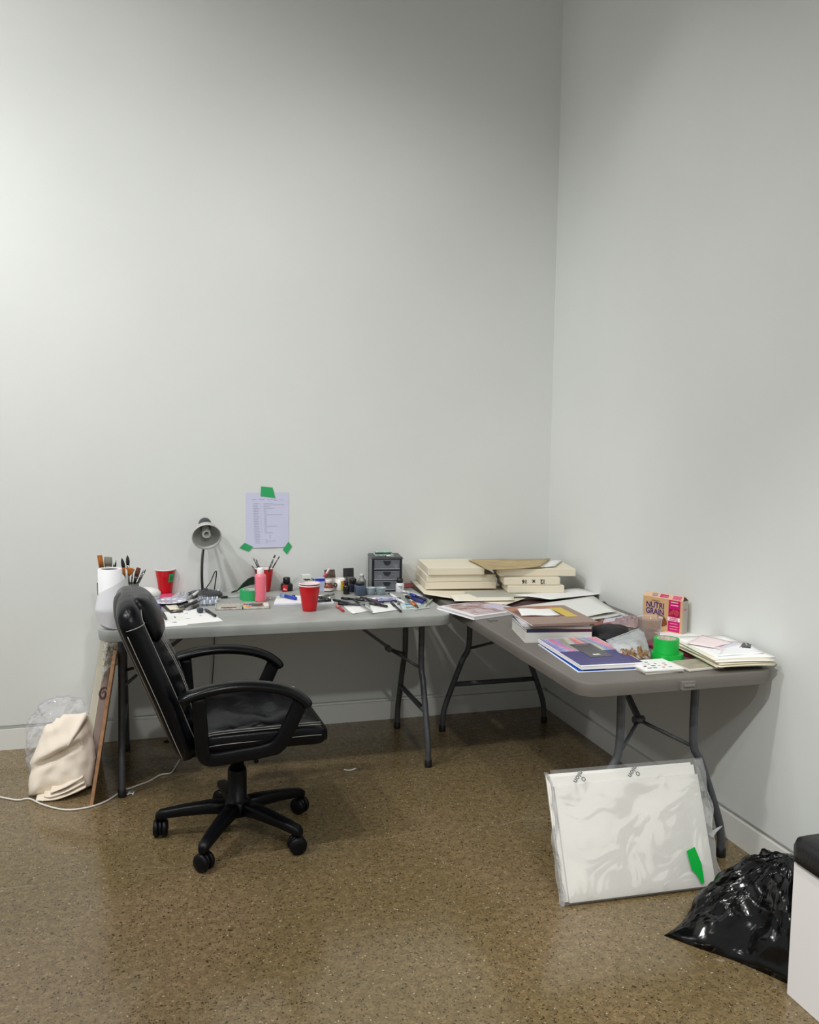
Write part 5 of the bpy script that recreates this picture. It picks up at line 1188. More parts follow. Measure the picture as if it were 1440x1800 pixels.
paper([(-0.2747, -1.1416, 0.7480), (-0.1120, -1.1074, 0.7480), (-0.0914, -1.0141, 0.7480), (-0.1923, -1.0168, 0.7480)], 0.7455, 'lilac white leaflet between the large sheets and the clear bags', M('lilac_grey_print', (196, 192, 206), 0.5), 0.001, 0.002, 3, 'leaflet', 'leaflet')
crumple('plastic_bag', (-0.1557, -1.1725, 0.7440), 0.15, 0.13, 0.030, MC('pinkish_bag', (206, 176, 180), 0.45, 0.2, bump=0.5, bs=50), 'crumpled bag with pink print left of the clear cup', 'bag', 31, rot=0.5)
# black pouch
def lump(name, loc, sx, sy, sz, m_, label, cat, seed, rot=0.0, nz=0.12, n=26, group=None, flat=2.4):
    mb = MB(); r = random.Random(seed); ph = [r.uniform(0, 6.3) for _ in range(5)]; rings = []
    for j in range(12):
        v = j / 11; zz = math.sin(v * PI / 2); rad = max(0.02, math.cos(v * PI / 2)) ** (1 / flat * 1.6)
        ring = []
        for i in range(n):
            a = 2 * PI * i / n
            k = 1 + nz * math.sin(3 * a + ph[0]) * 0.6 + nz * math.sin(7 * a + ph[1] + v * 3) * 0.4
            ring.append(Vector((rad * k * sx / 2 * math.cos(a), rad * k * sy / 2 * math.sin(a), sz * (zz + nz * 0.35 * math.sin(5 * a + ph[2]) * v * (1 - v) * 3))))
        rings.append(ring)
    o = mb.loft(rings).build(name, m_); o.location = loc; o.rotation_euler = (0, 0, rot)
    return tag(o, label, cat, group)
px_ = (-0.3465, -1.3573, 0.7375)
lump('black_pouch', (px_[0] - 0.015, px_[1] + 0.01, 0.743), 0.20, 0.15, 0.042, M('black_fabric', (20, 22, 24), 0.7, bump=0.3, bs=80), 'black fabric pouch under the zip bag, right of the book stack', 'pouch', 4, 0.3)
# zip bag with wood shavings
def zip_bag():
    t = thing('zip_bag', 'clear zip bag holding light brown wood shavings, between the pad and the green tape', 'bag', (0, 0, 0))
    a, b, c, d = [Vector(p) for p in ((-0.4941, -1.7009, 0.7420), (-0.3902, -1.7089, 0.7420), (-0.2790, -1.4638, 0.7950), (-0.5116, -1.5977, 0.7850))]
    rn = random.Random(4)
    def f(u, v): return 0.016 * math.sin(PI * u) * math.sin(PI * min(1, v * 1.2)) + 0.004 * abs(math.sin(9 * u + 5 * v)) * (1 - abs(2 * v - 1)) + 0.003 * abs(math.sin(15 * v - 4 * u))
    MB().sheet([a, b, c, d], 16, 16, 0.0012, 0, 1, curl=f).build('bag_film', MC('zip_bag_film', (222, 228, 230), 0.16, 0.10, bump=0.5, bs=22), t)
    pts = [d.lerp(c, k / 8) + Vector((0, 0, 0.004)) for k in range(9)]
    MB().tube(pts, 0.0016, 6).build('zip_seal', MC('zip_seal', (225, 230, 232), 0.6), t)
    SH = M('wood_shavings', (176, 132, 84), 0.7, var=0.35, vs=90)
    m = MB(); r = random.Random(8)
    x0, y0, _ = (-0.4431, -1.6966, 0.7420)
    for i in range(150):
        cx = x0 + r.uniform(-0.050, 0.046); cy = y0 + r.uniform(-0.010, 0.045); cz = 0.744 + r.uniform(0, 0.022); rr = r.uniform(0.008, 0.014); tl = r.uniform(-0.8, 0.8); a0 = r.uniform(0, 3)
        p = [(cx + rr * 0.5 * math.cos(a0 + a) + a * 0.001, cy + rr * 0.8 * math.sin(a0 + a) * math.cos(tl), max(0.7405, cz + rr * math.sin(a0 + a) * math.sin(1.1))) for a in [q * 0.5 for q in range(9)]]
        m.tube(p, 0.0016, 5)
    o = m.build('wood_shavings', SH, t); o['kind'] = 'stuff'
zip_bag()
# clear cup
x, y, _ = (-0.2610, -1.4837, 0.7375)
t = thing('clear_cup', 'tall clear plastic cup with pinkish brown residue in front of the cereal carton', 'cup', (x, y, 0.7378))
MB().lathe([(0.001, 0.001), (0.036, 0.0), (0.038, 0.004), (0.0475, 0.100), (0.0495, 0.102), (0.0495, 0.106), (0.0465, 0.106), (0.0365, 0.006), (0.001, 0.004)], n=40, cap=False).build('cup_wall', MC('clear_cup_film', (240, 230, 226), 0.07, 0.08), t)
MB().lathe([(0.0425, 0.055), (0.0445, 0.075), (0.0462, 0.098)], n=40, cap=False).build('residue', MC('brown_residue', (150, 112, 96), 0.16, 0.4), t)
# green tape
x, y, _ = (-0.3231, -1.7071, 0.7375)
tape_roll((x, y, 0.7378), 0.056, 0.036, 0.024, GTAPE2, M('inner_core', (196, 190, 186), 0.6), 'bright green tape roll lying flat under the narrower one')
tape_roll((x - 0.006, y, 0.7622), 0.045, 0.034, 0.052, GTAPE2, M('red_print_core', (206, 150, 150), 0.5, col2=(220, 214, 210), vs=70), 'bright green tape roll with red and white core, stacked on the wider roll')
# cereal carton
def cereal():
    w, h, d = 0.182, 0.138, 0.042
    ang = math.atan2(-1.385 + 1.227, -0.051 + 0.134)
    t = thing('cereal_bar_box', 'tan and magenta cereal bar carton with blue lettering leaning against the right wall', 'box', (-0.0925 + 0.021 * math.cos(ang + PI / 2), -1.306 + 0.021 * math.sin(ang + PI / 2), 0.7378), ang)
    TAN = M('tan_carton', (206, 166, 122), 0.45); MAG = M('magenta_print', (196, 14, 104), 0.4); PNK = M('pink_print2', (236, 150, 170), 0.4)
    m = MB()
    m.box((0, 0, h / 2), (w, d, h)); m.build('carton_body', [TAN], t)
    f = -d / 2 - 0.0006
    def pan(x0, x1, z0, z1, mt, name='printed_panel', y=f): return MB().add([(x0, y, z0), (x1, y, z0), (x1, y, z1), (x0, y, z1), (x0, y + 0.0005, z0), (x1, y + 0.0005, z0), (x1, y + 0.0005, z1), (x0, y + 0.0005, z1)], [(0, 1, 2, 3), (0, 4, 5, 1), (1, 5, 6, 2), (2, 6, 7, 3), (3, 7, 4, 0)]).build(name, mt, t)
    pan(0.028, 0.080, 0.006, 0.136, MAG)
    pan(0.030, 0.078, 0.070, 0.100, M('dark_pink_photo', (150, 16, 70), 0.4), y=f - 0.0002)
    for (cx, cz, rr) in ((0.064, 0.084, 0.013), (0.044, 0.082, 0.009), (0.036, 0.078, 0.007), (0.050, 0.092, 0.006)):
        MB().lathe([(rr, 0.0), (rr * 0.8, 0.0008), (0.0005, 0.001)], (cx, f - 0.0003, cz), 20, Matrix.Rotation(PI / 2, 3, 'X')).build('printed_raspberry', M('raspberry_print', (214, 62, 86), 0.4, var=0.25, vs=250), t)
    pan(0.026, 0.081, 0.050, 0.066, M('white_print', (240, 226, 226), 0.4), y=f - 0.0003)
    BL = M('blue_print', (34, 34, 120), 0.4); WT = M('white_print', (240, 226, 226), 0.4)
    text('lettering', 'NUTRI', 0.0335, BL, t, (-0.034, f - 0.0002, 0.104), (PI / 2, 0, 0), sx=0.86, bold=0.0006)
    text('lettering', 'GRAIN', 0.0335, BL, t, (-0.034, f - 0.0002, 0.0775), (PI / 2, 0, 0), sx=0.84, bold=0.0006)
    text('lettering', "Kellogg's", 0.010, M('brown_script', (150, 110, 90), 0.5), t, (-0.034, f - 0.0002, 0.124), (PI / 2, 0, 0), shear=0.4)
    text('lettering', 'RASPBERRY', 0.0072, MAG, t, (0.0535, f - 0.0006, 0.0615), (PI / 2, 0, 0), bold=0.0002)
    text('lettering', 'FRAMBOISE', 0.0072, MAG, t, (0.0535, f - 0.0006, 0.0540), (PI / 2, 0, 0), bold=0.0002)
    for i, (zz, l_) in enumerate(((0.128, 0.032), (0.116, 0.034), (0.040, 0.034), (0.028, 0.038), (0.017, 0.036))):
        MB().box((0.054, f - 0.0002, zz), (l_, 0.0006, 0.0028)).build('printed_line', PNK if i > 1 else WT, t)
    # the oat bar picture
    v = [(-0.010, f - 0.0003, 0.070), (0.010, f - 0.0003, 0.062), (0.022, f - 0.0003, 0.046), (0.024, f - 0.0003, 0.030), (0.006, f - 0.0003, 0.020), (-0.004, f - 0.0003, 0.034), (-0.020, f - 0.0003, 0.050), (-0.024, f - 0.0003, 0.062)]
    MB().add(v, [tuple(range(8))]).build('printed_bar', M('oat_bar_print', (150, 88, 48), 0.5, var=0.4, vs=200), t, fix=False)
    v = [(-0.006, f - 0.0004, 0.040), (0.004, f - 0.0004, 0.024), (0.008, f - 0.0004, 0.020), (0.000, f - 0.0004, 0.022), (-0.012, f - 0.0004, 0.044)]
    MB().add(v, [tuple(range(5))]).build('printed_filling', M('filling_print', (96, 28, 26), 0.5), t, fix=False)
    # raised top flap, bent up from the front edge
    m = MB().add([(-w / 2, -d / 2, h), (w / 2, -d / 2, h), (w / 2 - 0.004, -d / 2 + 0.016, h + 0.018), (-w / 2 + 0.004, -d / 2 + 0.016, h + 0.018), (-w / 2, -d / 2 + 0.001, h - 0.001), (w / 2, -d / 2 + 0.001, h - 0.001), (w / 2 - 0.004, -d / 2 + 0.017, h + 0.017), (-w / 2 + 0.004, -d / 2 + 0.017, h + 0.017)], [(0, 1, 2, 3), (7, 6, 5, 4), (0, 4, 5, 1), (2, 6, 7, 3), (1, 5, 6, 2), (3, 7, 4, 0)])
    m.add([(-w / 2 + 0.004, -d / 2 + 0.0165, h + 0.0175), (w / 2 - 0.004, -d / 2 + 0.0165, h + 0.0175), (w / 2 - 0.002, d / 2, h + 0.001), (-w / 2, d / 2, h + 0.001)], [(0, 1, 2, 3)])
    fl = m.build('top_flap', M('tan_flap', (214, 178, 146), 0.45), t, fix=False)
    Rf = math.atan2(0.018, 0.016)
    def fpan(x0, x1, s0, s1, mt, text_=None):
        y0, z0 = -d / 2 + 0.016 * s0 - 0.0004, h + 0.018 * s0 + 0.0003; y1, z1 = -d / 2 + 0.016 * s1 - 0.0004, h + 0.018 * s1 + 0.0003
        MB().add([(x0, y0, z0), (x1, y0, z0), (x1, y1, z1), (x0, y1, z1)], [(0, 1, 2, 3)]).build('printed_panel', mt, fl, fix=False)
    fpan(-0.016, 0.022, 0.2, 0.8, MAG); fpan(-0.013, 0.019, 0.35, 0.65, PNK); fpan(0.042, 0.080, 0.1, 0.85, M('rose_print', (220, 84, 130), 0.4)); fpan(0.045, 0.077, 0.4, 0.6, PNK)
    text('lettering', 'NUTRI\nGRAIN', 0.0085, M('faded_blue_print', (120, 120, 160), 0.4), fl, (-0.040, -d / 2 + 0.0075, h + 0.0095), (Rf, 0, 0), bold=0.0002)
    # grey side with a dark triangle for the shade inside its tucked opening
    MB().box((w / 2 + 0.0006, 0, h / 2), (0.001, d, h)).build('side_panel', M('grey_side', (176, 170, 160), 0.5), t)
    MB().add([(w / 2 + 0.0013, -d / 2, h), (w / 2 + 0.0013, d / 2, h), (w / 2 + 0.0013, -d / 2 + 0.016, h + 0.016)], [(0, 1, 2)]).build('opening_shade', M('shaded_inside', (70, 50, 50), 0.7), t, fix=False)
    MB().box((w / 2 + 0.0014, -0.004, h * 0.74), (0.0006, 0.020, 0.008)).build('printed_panel', M('rose_grey', (190, 110, 130), 0.4), t)
cereal()
# ---------------------------------------------------------------- watercolour pad and neighbours
rp = (-0.5875, -1.6083, -0.0503, 0.2387, 0.3957)
t, w, d = slab('blue_folder', (rp[0] - 0.012, rp[1] - 0.004, rp[2] - 0.03, rp[3] - 0.01, rp[4] * 1.0), 0.7378, 0.002, M('white_edge', (234, 236, 240), 0.5), 'blue folder with white border, sticking out left from under the colourful pad', 'folder', bevel=0)
MB().box((0, 0, 0.0023), (w - 0.012, d - 0.012, 0.0006)).build('blue_face', M('bright_blue_print', (22, 96, 196), 0.35), t)
MB().lathe([(0.003, 0), (0.003, 0.0008)], (-w / 2 + 0.024, -d / 2 + 0.016, 0.0024), 12).build('white_dot', PAPER, t)
t, w, d = booklet('booklet', (rp[0] + 0.050, rp[1] - 0.014, rp[2], rp[3] * 0.62, rp[4] * 0.9), 0.7402, 0.006, M('cream_yellow_cover', (222, 220, 190), 0.5), PG, 'cream booklet jutting out in front from under the colourful pad', 'booklet')
def pad():
    cx, cy, a, w, d = rp
    t = thing('watercolour_pad', 'watercolour pad with navy lower cover and pastel striped top, at the table front corner', 'sketch pad', (cx, cy, 0.7464), a)
    c4 = [(-w / 2, -d / 2, 0), (w / 2, -d / 2, 0), (w / 2, d / 2, 0), (-w / 2, d / 2, 0)]
    cf = lambda u, v: 0.012 * max(0, 1 - u * 2.2) ** 2 * 0 + 0.0005
    MB().box((0, 0, 0.0055), (w, d, 0.011)).build('page_block', PGW, t)
    MB().box((0, 0, 0.0118), (w + 0.003, d + 0.003, 0.0012)).build('cover_board', PAPER, t)
    MB().box((0, -d * 0.25 + 0.004, 0.0128), (w - 0.004, d * 0.46, 0.0008)).build('navy_panel', M('navy_purple_print', (48, 42, 110), 0.35), t)
    cols = [(150, 146, 206), (170, 176, 216), (226, 130, 168), (178, 150, 200), (166, 164, 140), (196, 200, 190), (214, 136, 150), (236, 160, 150), (150, 152, 196), (184, 190, 168), (130, 160, 214), (206, 150, 190), (232, 150, 170)]
    n = len(cols); x0 = -w / 2 + 0.003; sw = (w - 0.006) / n
    for i, c in enumerate(cols):
        k = MB(); yb = -d * 0.02 + 0.004; yt = d / 2 - 0.004; s0 = x0 + i * sw
        vs = []
        for j in range(9):
            q = j / 8; off = sw * 0.45 * math.sin(q * PI * 1.2 + i * 0.7) * (1 if 0 < i < n else 0)
            xa = s0 + (off if i > 0 else 0); off2 = sw * 0.45 * math.sin(q * PI * 1.2 + (i + 1) * 0.7)
            xb = s0 + sw + (off2 if i < n - 1 else 0)
            vs += [(xa, yb + (yt - yb) * q, 0.0131), (xb, yb + (yt - yb) * q, 0.0131)]
        k.add(vs, [(2 * j, 2 * j + 1, 2 * j + 3, 2 * j + 2) for j in range(8)]).build('pastel_stripe', M('pastel%d' % i, c, 0.35, var=0.12, vs=60), t, fix=False)
    MB().box((0.006, 0.0, 0.0138), (w * 0.36, d * 0.48, 0.0006)).build('grey_panel', M('charcoal_print', (78, 76, 80), 0.35), t)
    text('lettering', 'BE', 0.020, PAPER, t, (0.000, -d * 0.16, 0.0144), (0, 0, 0), bold=0.0008, sx=1.3)
    text('lettering', 'STUDIO SERIES', 0.008, M('grey_print', (170, 168, 170), 0.5), t, (0.008, d * 0.20, 0.0144), (0, 0, 0))
    text('lettering', 'XL ART WATERCOLOR PAD', 0.0135, M('pale_violet_print', (130, 126, 176), 0.5), t, (0.004, -d * 0.44, 0.0136), (0, 0, 0), sx=0.92)
pad()
gl = 'leaflets at the front edge of the dark table'
r1 = (-0.4403, -1.8095, -0.0233, 0.1348, 0.1539)
for i, (lb, m_) in enumerate((('lowest leaflet of the small pile right of the colourful pad', M('leaflet_cream', (206, 200, 190), 0.6)), ('middle leaflet of the small pile right of the colourful pad', M('leaflet_grey', (186, 182, 176), 0.6)), ('top leaflet printed with small coloured pictures, right of the colourful pad', PAPER))):
    t, w, d = slab('leaflet', (r1[0], r1[1], r1[2], 0.150, 0.135), 0.7378 + i * 0.0045, 0.0035, m_, lb, 'leaflet', gl, 0.0, (0.05, -0.04, 0.02)[i], 'sheet')
r = random.Random(2)
for i in range(14): MB().box((-0.045 + 0.028 * (i % 4) + r.uniform(-.004, .004), -0.038 + 0.024 * (i // 4), 0.0038), (r.uniform(0.006, 0.016), r.uniform(0.005, 0.012), 0.0006)).build('printed_spot', M('spot%d' % (i % 5), ((70, 66, 110), (120, 130, 150), (190, 90, 80), (150, 150, 150), (60, 60, 70))[i % 5], 0.5), t)
r2 = (-0.2798, -1.8187, 0.0561, 0.1518, 0.1412)
t, w, d = slab('framed_card', (r2[0], r2[1], r2[2] + 0.02, 0.148, 0.118), 0.7378, 0.008, M('pale_grey_frame', (206, 202, 192), 0.4), 'flat beige card in a clear sleeve at the table front edge, right of the leaflets', 'card')
MB().box((0, 0, 0.0084), (w - 0.014, d - 0.016, 0.0006)).build('picture', M('beige_print', (176, 168, 148), 0.4, var=0.15, vs=20), t)
# right-hand paper stack
r3 = (-0.1443, -1.8179, 0.1204, 0.2128, 0.2459)
t, w, d = slab('green_box', (-0.130, -1.735, -0.15, 0.20, 0.27), 0.7378, 0.014, M('deep_green_box', (24, 98, 70), 0.45), 'flat green box with white tape under the paper pile', 'box')
for x_ in (-0.085, -0.045): MB().box((x_, -d / 2 - 0.0005, 0.007), (0.008, 0.001, 0.012)).build('tape_strip', PAPER, t)
t, w, d = slab('maroon_binder', (-0.225, -1.600, -1.2, 0.27, 0.10), 0.7378, 0.012, M('maroon_binder', (112, 22, 48), 0.4), 'maroon binder edge showing left of the paper pile', 'binder')
gp2 = 'sheets of the paper pile by the right wall'
r = random.Random(12); z = 0.7525
tints = [(226, 214, 186), (232, 224, 200), (236, 232, 216), (228, 218, 190), (234, 230, 220), (238, 236, 230), (232, 226, 208), (240, 240, 238)]
names = ['lowest cream folder of the paper pile by the right wall', 'second cream folder from the bottom of the paper pile', 'third sheet bundle from the bottom of the paper pile', 'yellowish folder at mid height of the paper pile', 'sheet bundle just above the yellowish folder in the paper pile', 'white sheet bundle in the upper paper pile', 'thin cream folder, third from the top of the paper pile', 'broad white sheet covering the paper pile']
for i in range(8):
    ox, oy = r.uniform(-0.006, 0.008), r.uniform(-0.012, 0.012); hh = 0.0032 + 0.0016 * r.random()
    a = math.radians(-5) + r.uniform(-0.05, 0.04); ca_, sa_ = math.cos(a), math.sin(a); cx, cy = -0.132 + ox, -1.760 + oy; hw, hd = 0.108, 0.165
    c4 = [(cx + x_ * ca_ - y_ * sa_, cy + x_ * sa_ + y_ * ca_, z) for x_, y_ in ((-hw, -hd), (hw, -hd), (hw, hd), (-hw, hd))]
    c4 = [(min(p[0], -0.004), p[1], p[2]) for p in c4]
    o = MB().sheet(c4, 8, 8, hh * 0.86, 0.0, i, curl=lambda u, v: 0.0025 * math.sin(2.5 * u + 0.4) * (1 - v) ).build('paper_bundle', M('tint%d' % i, tints[i], 0.7)); tag(o, names[i], 'paper', gp2); z += hh
for c4, m_, lb, dz in (([(-0.2402, -1.6959, 0.8000), (-0.1835, -1.7796, 0.8000), (-0.0591, -1.7281, 0.8000), (-0.1009, -1.5960, 0.8000)], M('pinkish_paper', (236, 220, 222), 0.7), 'pinkish white sheet on top of the paper pile, nearest the cereal carton', 0.004),
                       ([(-0.1963, -1.7505, 0.8000), (-0.1424, -1.8401, 0.8000), (-0.0066, -1.7401, 0.8000), (-0.0836, -1.6670, 0.8000)], M('pink_blue_sheet', (226, 200, 208), 0.7, col2=(206, 218, 230), vs=12), 'sheet with pink and blue tint on top of the paper pile', 0.001),
                       ([(-0.0839, -1.7937, 0.8000), (-0.0484, -1.8105, 0.8000), (0.0026, -1.7603, 0.8000), (-0.0213, -1.7367, 0.8000)], M('dark_photo', (70, 70, 74), 0.4, var=0.4, vs=80), 'small dark photograph lying on the paper pile', 0.003),
                       ([(-0.2388, -1.8838, 0.7900), (-0.0429, -1.8807, 0.7900), (0.0295, -1.7423, 0.7900), (-0.1197, -1.7615, 0.7900)], M('bright_paper', (238, 240, 242), 0.7), 'bright white loose sheet at the near side on top of the paper pile', 0.0015)):
    c4 = [(min(p[0], -0.006), p[1], z + dz) for p in c4]
    tag(MB().sheet(c4, 6, 6, 0.0007, 0.0025, int(dz * 1000)).build('paper_sheet', m_), lb, 'paper')
paper([(-0.1375, -1.3213, 0.7420), (-0.2107, -1.5967, 0.7420), (0.0040, -1.5056, 0.7420), (0.0463, -1.3090, 0.7420)], 0.7385, 'white sheet lying under the cereal carton side of the paper pile', PAPER, 0.0010, 0.001, 3)
crumple('plastic_wrap', (-0.2000, -1.7533, 0.7420), 0.05, 0.06, 0.018, CLRW, 'small crumple of clear plastic between the binder and the paper pile', 'packaging', 17)
o = MB().tube(smooth_path([(-0.7294, -0.9451, 0.7400), (-0.7292, -0.9850, 0.7410), (-0.7087, -0.9732, 0.7400), (-0.6893, -0.9775, 0.7400)], 4), 0.0011, 6).build('wire', BPL); tag(o, 'short bent black wire left of the book stack', 'wire')

# ---------------------------------------------------------------- floor: wrapped canvas pack
def wrapped_pack():
    bl, br = Vector((-0.828, -1.962, 0.0)), Vector((-0.272, -1.985, 0.0)); U = (br - bl).normalized(); W_ = (br - bl).length
    th = math.radians(19); N0 = Vector((-U.y, U.x, 0)); Vv = N0 * math.sin(th) + Vector((0, 0, math.cos(th))); Nn = U.cross(Vv)   # faces the camera
    if Nn.y > 0: Nn = -Nn
    lift = 0.014
    t = thing('canvas_pack', 'clear wrapped pack of white canvas panels leaning on the dark table legs', 'canvas pack', bl)
    Rm = Matrix.Identity(3); Rm.col[0] = U; Rm.col[1] = Vv; Rm.col[2] = Nn
    def slab_(u0, u1, v0, v1, n0, n1, name, m_, bevel=0.001, skew=0.0):
        vs = []
        for n_ in (n0, n1):
            for u, v in ((u0, v0), (u1, v0), (u1 + skew, v1), (u0 + skew, v1)): vs.append(U * u + Vv * v + Nn * n_ + Vector((0, 0, lift)))
        return MB().add(vs, [(0, 1, 2, 3), (7, 6, 5, 4), (0, 4, 5, 1), (1, 5, 6, 2), (2, 6, 7, 3), (3, 7, 4, 0)]).build(name, m_, t, bevel=bevel)
    Hh = 0.408; CW = M('white_canvas_panel', (238, 236, 230), 0.6, bump=0.1, bs=400)
    slab_(-0.004, W_ - 0.010, 0.004, Hh, -0.034, -0.026, 'panel', CW, skew=-0.014)
    slab_(0.000, W_ - 0.004, 0.002, Hh - 0.008, -0.025, -0.018, 'panel', CW, skew=-0.014)
    slab_(0.014, W_, 0.0, Hh - 0.040, -0.016, -0.006, 'panel', CW, skew=-0.014)
    # shrink film: wavy skin just off the front, wrapping the edges
    nu, nv = 26, 22; r = random.Random(6); mb = MB(); vs = []
    for j in range(nv + 1):
        for i in range(nu + 1):
            u, v = i / nu, j / nv; ed = min(u, 1 - u, v, 1 - v)
            n_ = 0.001 + 0.004 * abs(math.sin(7 * u + 3 * math.sin(3 * v))) * min(1, ed * 8) + r.uniform(0, 0.0004) - 0.006 * max(0, 1 - ed * 24)
            uu = -0.012 + (W_ + 0.022) * u + 0.004 * math.sin(9 * v) * (abs(2 * u - 1) ** 6)
            vv = -0.004 + (Hh + 0.018) * v
            vs.append(U * uu + Vv * vv + Nn * n_ + Vector((0, 0, lift)))
    mb.add(vs, [(j * (nu + 1) + i, j * (nu + 1) + i + 1, (j + 1) * (nu + 1) + i + 1, (j + 1) * (nu + 1) + i) for j in range(nv) for i in range(nu)], True)
    mb.build('plastic_film', MC('shrink_film', (240, 241, 242), 0.12, 0.07, bump=0.7, bs=7), t, fix=False)
    m = MB()
    for s_, (ua, ub) in ((0, (-0.014, -0.008)), (1, (W_ + 0.004, W_ + 0.018))):
        vs = []; k = 20
        for j in range(k + 1):
            v = j / k; w1 = 0.006 * math.sin(11 * v + s_) + 0.005 * math.sin(23 * v)
            vs.append(U * (ua + w1 * 0.6) + Vv * (-0.008 + (Hh + 0.016) * v) + Nn * (-0.036 - 0.004 * math.sin(9 * v)) + Vector((0, 0, lift)))
            vs.append(U * (ub + w1) + Vv * (-0.008 + (Hh + 0.016) * v) + Nn * (-0.002) + Vector((0, 0, lift)))
        m = MB().add(vs, [(2 * j, 2 * j + 1, 2 * j + 3, 2 * j + 2) for j in range(k)], True); m.build('film_edge', MC('film_edge', (228, 230, 232), 0.35, 0.15, bump=0.6, bs=30), t, fix=False)
    # torn film tail on the right
    mb = MB(); pts = [U * (W_ + 0.006 + 0.014 * i) + Vv * (0.155 + 0.010 * i - 0.003 * i * i * 0.2) + Nn * (-0.02) + Vector((0, 0, lift)) for i in range(5)]
    mb.tube(pts, [0.016, 0.010, 0.006, 0.004, 0.002], 8).build('film_tail', MC('film_edge', (228, 230, 232), 0.35, 0.15), t)
    # printed marks on the top strip
    IN = M('grey_printed_logo', (96, 98, 100), 0.6)
    base = Rm.to_4x4()
    for u0, v0 in ((0.095, Hh - 0.016), (0.300, Hh - 0.014)):
        for body, size, du, dv, rt in (('nion', 0.026, 0.0, 0.0, math.radians(230)), ('O', 0.022, 0.018, -0.008, math.radians(230))):
            cu = text('logo_lettering', body, size, IN, t, (0, 0, 0), (0, 0, 0), bold=0.0006, sx=0.8 if body == 'O' else 1)
            Mx = Matrix.Translation(U * (u0 + du) + Vv * (v0 + dv) + Nn * (-0.0172) + Vector((0, 0, lift))) @ base @ Matrix.Rotation(rt, 4, 'Z') @ Matrix.Rotation(0, 4, 'X')
            cu.matrix_local = Mx @ Matrix.Translation((0, 0, 0.0005))
    vs = [U * u + Vv * v + Nn * n_ + Vector((0, 0, lift)) for n_ in (0.0065, 0.0075) for u, v in ((0.494, 0.012), (0.505, 0.016), (0.504, 0.075), (0.486, 0.132), (0.454, 0.122), (0.464, 0.060), (0.480, 0.044))]
    f = [tuple(range(7)), tuple(range(13, 6, -1))] + [(i, (i + 1) % 7, 7 + (i + 1) % 7, 7 + i) for i in range(7)]
    o = MB().add(vs, f).build('green_tape', GTAPE2, t)
    tag(o, 'bright green tape strip')
wrapped_pack()

